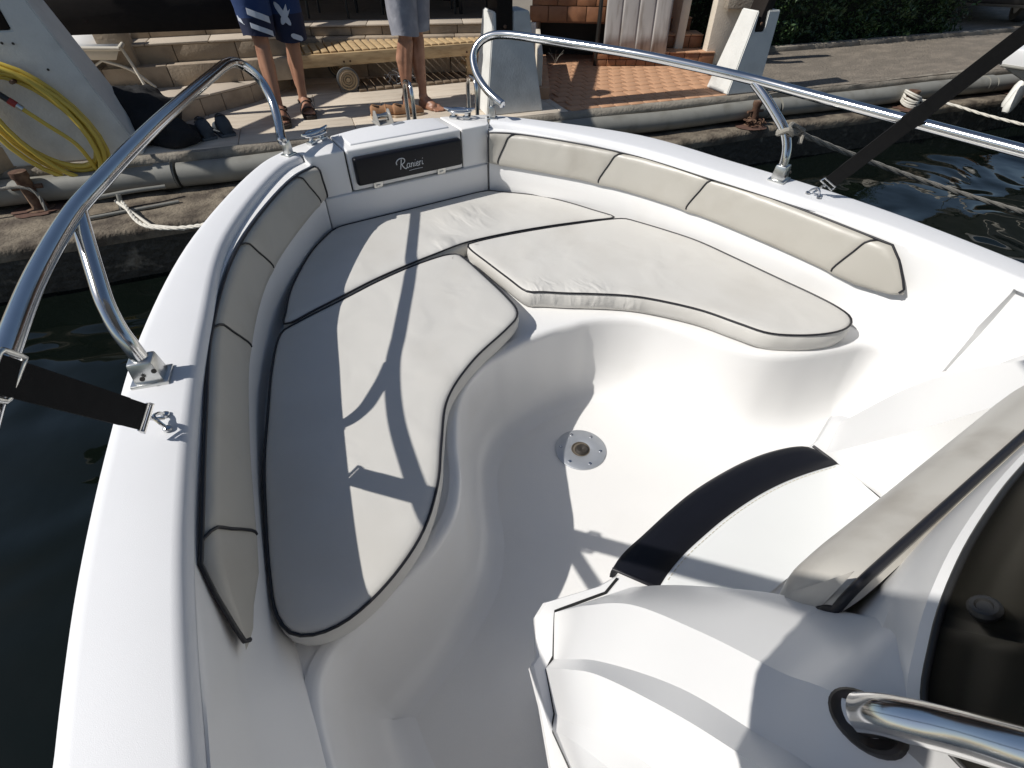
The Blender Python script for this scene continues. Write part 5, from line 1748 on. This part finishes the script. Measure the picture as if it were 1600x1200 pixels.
def hand_data(b, wrist, palm_dir, up, grip, k=1.0, thumb_side=1):
    """palm plus five curled fingers; grip = direction fingers curl to"""
    w, pd, upv, g = Vector(wrist), Vector(palm_dir).normalized(), Vector(up).normalized(), Vector(grip).normalized()
    b.add(capsule_data(w, .028 * k, w + pd * .075, .034 * k))
    b.add(capsule_data(w + pd * .03 + upv * .022, .020 * k, w + pd * .095 + upv * .032, .019 * k))
    b.add(capsule_data(w + pd * .03 - upv * .022, .020 * k, w + pd * .085 - upv * .034, .018 * k))
    for i, (o, ln) in enumerate(((.036, .078), (.013, .088), (-.011, .082), (-.034, .066))):
        p0 = w + pd * .090 + upv * o
        p1 = p0 + (pd * .75 + g * .35).normalized() * ln * .5
        p2 = p1 + (pd * .25 + g * .95).normalized() * ln * .38
        p3 = p2 + (g * .95 - pd * .25).normalized() * ln * .26
        b.add(capsule_data(p0, .0115 * k, p1, .0105 * k, 10))
        b.add(capsule_data(p1, .0105 * k, p2, .0095 * k, 10))
        b.add(capsule_data(p2, .0095 * k, p3, .008 * k, 10))
    t0 = w + pd * .03 + upv * .034 * thumb_side
    t1 = t0 + (pd * .6 + upv * thumb_side * .6 + g * .5).normalized() * .05
    t2 = t1 + (pd * .7 + g * .5).normalized() * .04
    b.add(capsule_data(t0, .016 * k, t1, .0135 * k, 10))
    b.add(capsule_data(t1, .0130 * k, t2, .0105 * k, 10))

def skin_body(b, name, mat, parent, voxel=.0062):
    o = b.obj(name, mat, parent)
    r = o.modifiers.new('weld', 'REMESH')
    r.mode = 'VOXEL'
    r.voxel_size = voxel
    r.use_smooth_shade = True
    s = o.modifiers.new('soften', 'SMOOTH')
    s.factor = .5
    s.iterations = 3
    return o

def head_data(b, c, face, k=1.13):
    c, fdir = Vector(c), Vector(face).normalized()
    side_ = Vector((-fdir.y, fdir.x, 0))
    rot = Matrix((side_, fdir, Vector((0, 0, 1)))).transposed()
    b.add(ellipsoid_data(c + V(0, 0, .03 * k), (.075 * k, .095 * k, .10 * k), rot))
    b.add(ellipsoid_data(c + fdir * .025 * k + V(0, 0, -.055 * k), (.058 * k, .065 * k, .068 * k), rot))
    b.add(capsule_data(c + fdir * .092 * k + V(0, 0, .012 * k), .010 * k, c + fdir * .108 * k + V(0, 0, -.022 * k), .014 * k))
    b.add(capsule_data(c + fdir * .080 * k + side_ * -.02 * k + V(0, 0, -.060 * k), .010 * k, c + fdir * .080 * k + side_ * .02 * k + V(0, 0, -.060 * k), .010 * k))
    for q in (-1, 1):
        b.add(ellipsoid_data(c + side_ * q * .078 * k + V(0, 0, -.005 * k), (.012 * k, .02 * k, .033 * k), rot))
        b.add(capsule_data(c + fdir * .080 * k + side_ * q * .018 * k + V(0, 0, .030 * k), .012 * k, c + fdir * .074 * k + side_ * q * .048 * k + V(0, 0, .030 * k), .010 * k))

def face_parts(parent, c, face, k=1.13):
    c, fdir = Vector(c), Vector(face).normalized()
    side_ = Vector((-fdir.y, fdir.x, 0))
    rot = Matrix((side_, fdir, Vector((0, 0, 1)))).transposed()
    for q in (-1, 1):
        Build().add(ellipsoid_data(c + fdir * .079 * k + side_ * q * .032 * k + V(0, 0, .008 * k), (.013 * k, .010 * k, .008 * k), rot)).obj('eye', 'fabric_white', parent)
    hb_ = Build().add(ellipsoid_data(c - fdir * .012 * k + V(0, 0, .052 * k), (.082 * k, .096 * k, .092 * k), rot))
    hb_.add(ellipsoid_data(c - fdir * .045 * k + V(0, 0, -.01 * k), (.072 * k, .060 * k, .080 * k), rot))
    hb_.obj('hair', 'hair', parent)

def upper_body(b, hips, sh_z, lean, face, arms):
    """torso, neck and head capsules (skin); arms: list of joint chains"""
    h = Vector(hips)
    c = h + Vector(lean)
    fdir = Vector(face).normalized()
    side_ = Vector((-fdir.y, fdir.x, 0))
    for q in (-1, 1):
        b.add(capsule_data(h + side_ * q * .07 + V(0, 0, .02), .115, Vector((c.x, c.y, sh_z - .16)) + side_ * q * .08, .115))
        b.add(capsule_data(Vector((c.x, c.y, sh_z - .12)) + side_ * q * .07, .11, Vector((c.x, c.y, sh_z - .02)) + side_ * q * .16, .065))
    b.add(capsule_data((c.x, c.y, sh_z - .05), .075, Vector((c.x, c.y, sh_z + .12)) + fdir * .02, .062))
    for ch in arms:
        b.add(capsule_data(ch[0], .062, ch[1], .048))
        b.add(capsule_data(ch[1], .047, ch[2], .030))
    return c

def shirt_mesh(parent, hips, c, sh_z, face, arms, mat):
    fdir = Vector(face).normalized()
    side_ = Vector((-fdir.y, fdir.x, 0))
    rows = []
    for t, w, dd in ((0, .215, .150), (.2, .205, .145), (.45, .212, .150), (.7, .232, .158), (.86, .235, .150), (.95, .20, .12), (1.0, .09, .085)):
        p = Vector(hips).lerp(Vector((c.x, c.y, sh_z + .04)), t)
        rows.append([p + side_ * (w * math.cos(a)) + fdir * (dd * math.sin(a)) for a in [2 * math.pi * i / 24 for i in range(24)]])
    bb = Build().add(loft(rows, closed_u=True))
    for ch in arms:
        a0, a1 = Vector(ch[0]), Vector(ch[1])
        bb.add(tube_data([a0.lerp(a1, t) for t in (-.15, .2, .6, .8)], [.075, .080, .078, .076], 16, caps=False))
    bb.obj('shirt', mat, parent)

def leg_axis(hip, knee, z):
    hip, knee = Vector(hip), Vector(knee)
    t = (hip.z - z) / (hip.z - knee.z)
    return hip.lerp(knee, t)

def shorts(parent, hips, hipL, kneeL, hipR, kneeR, hemL, hemR, mat, flare=.118):
    bb = Build()
    legs = []
    for hp_, kn, hem, ph in ((hipL, kneeL, hemL, 0.0), (hipR, kneeR, hemR, 1.7)):
        rows = []
        zs = [hem + (hp_[2] - .06 - hem) * k / 8 for k in range(9)]
        for i, z in enumerate(zs):
            c = leg_axis(hp_, kn, z)
            r = flare + .022 * i / 8
            row = []
            for j in range(28):
                a = 2 * math.pi * j / 28
                w = 1 + .045 * math.sin(3 * a + ph + z * 5) + .035 * math.sin(5 * a + z * 16 + ph) + .02 * math.sin(9 * a - z * 9)
                row.append(c + V(math.cos(a) * r * w, math.sin(a) * r * w, .010 * math.sin(2 * a + ph) if i == 0 else 0))
            rows.append(row)
        inn = [p.lerp(leg_axis(hp_, kn, hem), .07) + V(0, 0, .012) for p in rows[0]]
        bb.add(loft([inn] + rows, closed_u=True))
        legs.append((hp_, kn, flare, ph))
    h = Vector(hips)
    c2 = (Vector(hipL) + Vector(hipR)) / 2
    sd2 = (Vector(hipR) - Vector(hipL))
    sd2.z = 0
    sd2.normalize()
    fd2 = Vector((-sd2.y, sd2.x, 0))
    rows = []
    for dz, w, d in ((-.16, .19, .125), (-.08, .235, .155), (.02, .232, .165), (.12, .215, .158), (.20, .205, .15)):
        rows.append([c2 + V(0, 0, dz) + sd2 * (w * math.cos(a)) + fd2 * (d * math.sin(a)) for a in [2 * math.pi * i / 28 for i in range(28)]])
    bb.add(loft(rows, closed_u=True))
    return bb.obj('shorts', mat, parent, angle=80)

# --- man in patterned swim trunks and sandals, facing the boat
G = QZ
p1 = thing('person', 'man in navy patterned swim trunks and dark strappy sandals standing on the terrace', 'person', (.08, 3.3, G))
HL, KL, AL = (-.02, 3.33, .78), (-.028, 3.27, .30), (-.045, 3.235, -.165)
HR, KR, AR = (.22, 3.40, .78), (.225, 3.37, .29), (.198, 3.39, -.165)
bd1 = Build()
for hp_, kn, an in ((HL, KL, AL), (HR, KR, AR)):
    hp_, kn, an = Vector(hp_), Vector(kn), Vector(an)
    bd1.add(capsule_data(hp_, .105, kn + V(0, 0, .02), .062))
    bd1.add(capsule_data(kn + V(0, 0, .03), .060, kn + V(0, .005, -.05), .056))
    bd1.add(capsule_data(kn + V(0, .02, -.06), .056, kn.lerp(an, .40) + V(0, .028, 0), .062))
    bd1.add(capsule_data(kn.lerp(an, .40) + V(0, .026, 0), .060, kn.lerp(an, .75) + V(0, .012, 0), .044))
    bd1.add(capsule_data(kn + V(0, -.012, -.05), .048, an, .036))
foot_data(bd1, (-.030, 3.285, G + .028), (-.082, 3.005, G + .028), AL, 1.0, True)
foot_data(bd1, (.212, 3.445, G + .028), (.178, 3.165, G + .028), AR, 1.0, False)
arms1 = [((-.16, 3.36, 1.24), (-.24, 3.44, .93), (-.12, 3.22, .80)), ((.36, 3.40, 1.24), (.46, 3.46, .93), (.34, 3.24, .80))]
c1 = upper_body(bd1, (.10, 3.37, .86), 1.27, (0, .01, 0), (-.10, -1, 0), arms1)
hand_data(bd1, arms1[0][2], (.5, -.7, -.4), (0, 0, 1), (.4, .2, -.8))
hand_data(bd1, arms1[1][2], (-.5, -.7, -.4), (0, 0, 1), (-.4, .2, -.8))
head_data(bd1, (c1.x - .01, c1.y - .03, 1.50), (-.10, -1, -.2))
skin_body(bd1, 'body', 'skin', p1)
face_parts(p1, (c1.x - .01, c1.y - .03, 1.50), (-.10, -1, -.2))
shirt_mesh(p1, (.10, 3.37, .80), c1, 1.27, (-.10, -1, 0), arms1, 'shirt')
sh1 = shorts(p1, (.10, 3.37, .86), HL, KL, HR, KR, .335, .270, 'trunks', .120)
def patch(hp_, kn, r, th0, z0, shape, name):
    """a flat printed shape wrapped on the trunk leg: shape in metres (u round the leg, v up)"""
    pts = []
    for u, w in shape:
        z = z0 + w
        th = th0 + u / r
        c = leg_axis(hp_, kn, z)
        pts.append(c + V(math.cos(th) * r, math.sin(th) * r, 0))
    n = len(pts)
    me_v = pts + [sum(pts, Vector()) / n]
    # pull the centre out to the cylinder
    cu = sum(u for u, w in shape) / n
    cw = sum(w for u, w in shape) / n
    c = leg_axis(hp_, kn, z0 + cw)
    me_v[-1] = c + V(math.cos(th0 + cu / r) * r, math.sin(th0 + cu / r) * r, 0)
    return mesh_object(name, me_v, [(i, (i + 1) % n, n) for i in range(n)], 'trunks_print', sh1, smooth=True)
def oval(L, w, ang, cu=0.0, cv=0.0, n=14, waist=.25):
    res = []
    for i in range(n):
        a = 2 * math.pi * i / n
        y = math.cos(a) * L / 2
        x = math.sin(a) * w / 2 * (1 - waist * math.exp(-((y) / (L * .2)) ** 2))
        res.append((cu + x * math.cos(ang) - y * math.sin(ang), cv + x * math.sin(ang) + y * math.cos(ang)))
    return res
FRONT = -math.pi / 2 - .25
for k, (dz, hh) in enumerate(((.125, .042), (.045, .034))):
    for seg in range(5):
        u0, u1 = -.13 + .052 * seg, -.13 + .052 * (seg + 1) + .001
        sl = -.40
        patch(HL, KL, .1305, FRONT, .335 + dz, [(u0, u0 * sl), (u1, u1 * sl), (u1, u1 * sl + hh), (u0, u0 * sl + hh)], 'stripe')
patch(HR, KR, .1315, FRONT, .435, oval(.17, .05, .50, -.012, .018), 'print')
patch(HR, KR, .1330, FRONT, .435, oval(.17, .05, -.62, .012, .02), 'print')
patch(HR, KR, .1315, FRONT, .435, oval(.10, .045, 1.2, .055, -.135), 'print')
patch(HR, KR, .1315, FRONT, .435, oval(.13, .05, -.5, .05, .20), 'print')
def sandal(heel, toe, left):
    heel, toe = Vector(heel), Vector(toe)
    d = (toe - heel)
    L = d.length
    d.normalize()
    n = Vector((-d.y, d.x, 0)) * (1 if left else -1)
    outl = [(-.01, 0, .03), (.03, .042, 0), (.12, .044, 0), (.20, .058, 0), (.27, .056, 0), (.30, .03, 0), (.305, -.01, 0), (.295, -.045, 0), (.24, -.054, 0), (.14, -.042, 0), (.04, -.044, 0), (0, -.026, 0)]
    ring_ = [heel + d * a + n * b for a, b, _ in outl]
    v, f = prism_data(ring_, (0, 0, -.026), (0, 0, .004), .004)
    so = mesh_object('sandal', v, f, 'sandal', p1)
    def strapband(a, h, w):
        rows = []
        for t in [math.pi * i / 12 for i in range(13)]:
            c = heel + d * a + n * (.058 * math.cos(t)) + V(0, 0, h * math.sin(t))
            rows.append([c + d * w + n * (.004 * math.cos(t)), c - d * w + n * (.004 * math.cos(t))])
        v, f = loft(rows)
        o = mesh_object('strap', v, f, 'sandal', so)
        o.modifiers.new('thickness', 'SOLIDIFY').thickness = .004
    strapband(.215, .055, .022)
    strapband(.135, .090, .016)
    hl = [heel + d * .115 + n * .05 + V(0, 0, .07), heel + d * .04 + n * .045 + V(0, 0, .075), heel + d * -.008 + V(0, 0, .075), heel + d * .04 - n * .045 + V(0, 0, .075), heel + d * .115 - n * .05 + V(0, 0, .07)]
    tube('heel_strap', catmull(hl, 5), .008, 'sandal', so, seg=8)
sandal((-.030, 3.285, G + .027), (-.082, 3.005, G + .027), True)
sandal((.212, 3.445, G + .027), (.178, 3.165, G + .027), False)

# --- barefoot man in grey shorts
p2 = thing('person', 'barefoot man in grey cotton shorts standing behind the ladder hoop', 'person', (1.1, 2.95, G))
HL2, KL2, AL2 = (1.03, 2.95, .78), (1.030, 2.915, .30), (1.000, 2.985, -.165)
HR2, KR2, AR2 = (1.20, 3.03, .78), (1.160, 2.985, .30), (1.150, 2.965, -.165)
bd2 = Build()
for hp_, kn, an in ((HL2, KL2, AL2), (HR2, KR2, AR2)):
    hp_, kn, an = Vector(hp_), Vector(kn), Vector(an)
    bd2.add(capsule_data(hp_, .105, kn + V(0, 0, .02), .062))
    bd2.add(capsule_data(kn + V(0, 0, .03), .058, kn + V(0, .005, -.05), .054))
    bd2.add(capsule_data(kn + V(-.012, .018, -.06), .054, kn.lerp(an, .38) + V(-.016, .024, 0), .060))
    bd2.add(capsule_data(kn.lerp(an, .38) + V(-.014, .022, 0), .058, kn.lerp(an, .75) + V(-.004, .010, 0), .042))
    bd2.add(capsule_data(kn + V(.008, -.010, -.05), .046, an, .035))
foot_data(bd2, (1.010, 3.045, G), (.958, 2.770, G), AL2, 1.0, True)
foot_data(bd2, (1.135, 3.030, G), (1.243, 2.768, G), AR2, 1.0, False)
arms2 = [((.88, 3.00, 1.24), (.80, 3.10, .93), (.92, 2.90, .82)), ((1.34, 3.08, 1.24), (1.46, 3.10, .93), (1.40, 2.88, .82))]
c2_ = upper_body(bd2, (1.115, 3.0, .86), 1.27, (0, .02, 0), (.15, -1, 0), arms2)
hand_data(bd2, arms2[0][2], (.5, -.7, -.4), (0, 0, 1), (.4, .2, -.8))
hand_data(bd2, arms2[1][2], (-.5, -.7, -.4), (0, 0, 1), (-.4, .2, -.8))
head_data(bd2, (c2_.x + .01, c2_.y - .03, 1.50), (.15, -1, -.2))
skin_body(bd2, 'body', 'skin2', p2)
face_parts(p2, (c2_.x + .01, c2_.y - .03, 1.50), (.15, -1, -.2))
shirt_mesh(p2, (1.115, 3.0, .80), c2_, 1.27, (.15, -1, 0), arms2, 'shirt')
shorts(p2, (1.115, 3.0, .86), HL2, KL2, HR2, KR2, .300, .320, 'grey_cotton', .112)

# --- the photographer, standing in the port walkway behind the camera
ph = thing('person', 'photographer standing in the side walkway beside the console holding a phone', 'person', (-.83, -2.22, FLOOR_Z))
F0 = FLOOR_Z
hl_, kl_, al_ = (-.92, -2.20, .62), (-.90, -2.17, .14), (-.88, -2.20, F0 + .10)
hr_, kr_, ar_ = (-.75, -2.24, .62), (-.79, -2.20, .14), (-.80, -2.30, F0 + .10)
bp = Build()
for a, b_, c_ in ((hl_, kl_, al_), (hr_, kr_, ar_)):
    bp.add(capsule_data(a, .10, b_, .062))
    bp.add(capsule_data(b_, .060, Vector(b_).lerp(Vector(c_), .4) + V(0, -.02, 0), .058))
    bp.add(capsule_data(Vector(b_).lerp(Vector(c_), .4) + V(0, -.02, 0), .055, c_, .036))
foot_data(bp, (-.885, -2.26, F0), (-.88, -1.985, F0), al_, 1.0, True)
foot_data(bp, (-.80, -2.36, F0), (-.79, -2.085, F0), ar_, 1.0, False)
armsP = [((-1.05, -2.12, 1.10), (-1.02, -1.86, .62), (-.975, -1.665, .87)), ((-.60, -2.24, 1.10), (-.50, -2.10, .80), (-.63, -1.88, .90))]
cP = upper_body(bp, (-.835, -2.22, .70), 1.14, (0, .03, 0), (.35, 1, 0), armsP)
hand_data(bp, armsP[0][2], (.42, .62, .62), (.75, -.62, .1), (.35, .35, .55), 1.1)
bp.add(capsule_data((-.965, -1.69, .84), .040, (-.925, -1.672, .935), .034))  # added palm and finger bulk, shaped to fill out the hand's shadow on the console
bp.add(capsule_data((-.945, -1.625, .94), .026, (-.910, -1.628, 1.005), .022))
bp.add(capsule_data((-.935, -1.605, .955), .013, (-.905, -1.540, 1.012), .0105, 10))
bp.add(capsule_data((-.940, -1.600, .985), .014, (-.905, -1.557, 1.050), .0115))
bp.add(capsule_data((-.935, -1.70, .90), .032, (-.90, -1.685, .935), .026))
hand_data(bp, armsP[1][2], (-.35, .5, .35), (-.2, .5, .8), (-.7, .4, .1), 1.0, 1)
head_data(bp, (cP.x, cP.y + .05, 1.38), (.35, 1, -.4))
skin_body(bp, 'body', 'skin', ph, .010)
face_parts(ph, (cP.x, cP.y + .05, 1.38), (.35, 1, -.4))
shirt_mesh(ph, (-.835, -2.22, .64), cP, 1.14, (.35, 1, 0), armsP, 'shirt')
shorts(ph, (-.835, -2.22, .70), hl_, kl_, hr_, kr_, .22, .22, 'grey_cotton', .112)
phone = thing('phone', 'black phone held level in the photographer\'s hands', 'phone', CAM - _f * .03)
pc = CAM - _f * .022 + _r * -.05
m = Matrix((_r, _u, _f)).transposed()
v, f = box_data((0, 0, 0), (.180, .085, .009), 0, .004)
mesh_object('case', [m @ p + pc for p in v], f, 'phone', phone)
v, f = lathe_data([(.008, 0), (.008, .0025), (.006, .003)], 16, (0, 0, 0), (0, 0, 1))
mesh_object('lens_ring', [m @ (p + Vector((.05, .0, .0045))) + pc for p in v], f, 'steel_dull', phone)

# ================================================================ SUN CANOPY OVER THE HELM
can = thing('sun_canopy', 'grey canvas sun canopy on steel poles over the helm', 'canopy', (0, -2.3, 1.85))
CZ = 1.85
half_c = [(.93, -1.26), (1.38, -1.70), (1.38, -3.3)]
outl = [(-x, y) for x, y in half_c] + [(x, y) for x, y in reversed(half_c)]
v, f = prism_data([(x, y, CZ) for x, y in outl], (0, 0, 0), (0, 0, .02), .004)
mesh_object('canvas', v, f, 'canvas', can)
tube('frame', resample([V(x, y, CZ - .015) for x, y in outl] + [V(outl[0][0], outl[0][1], CZ - .015)], 60)[:-1], .016, 'steel', can, seg=8, closed=True)
for s in (-1, 1):
    tube('pole', catmull([V(1.12 * s, -2.45, .26), V(1.16 * s, -2.45, 1.0), V(1.28 * s, -2.5, CZ - .02)], 6), .018, 'steel', can, seg=10)
    tube('pole', catmull([V(1.13 * s, -3.1, .26), V(1.18 * s, -3.1, 1.0), V(1.30 * s, -3.1, CZ - .02)], 6), .018, 'steel', can, seg=10)
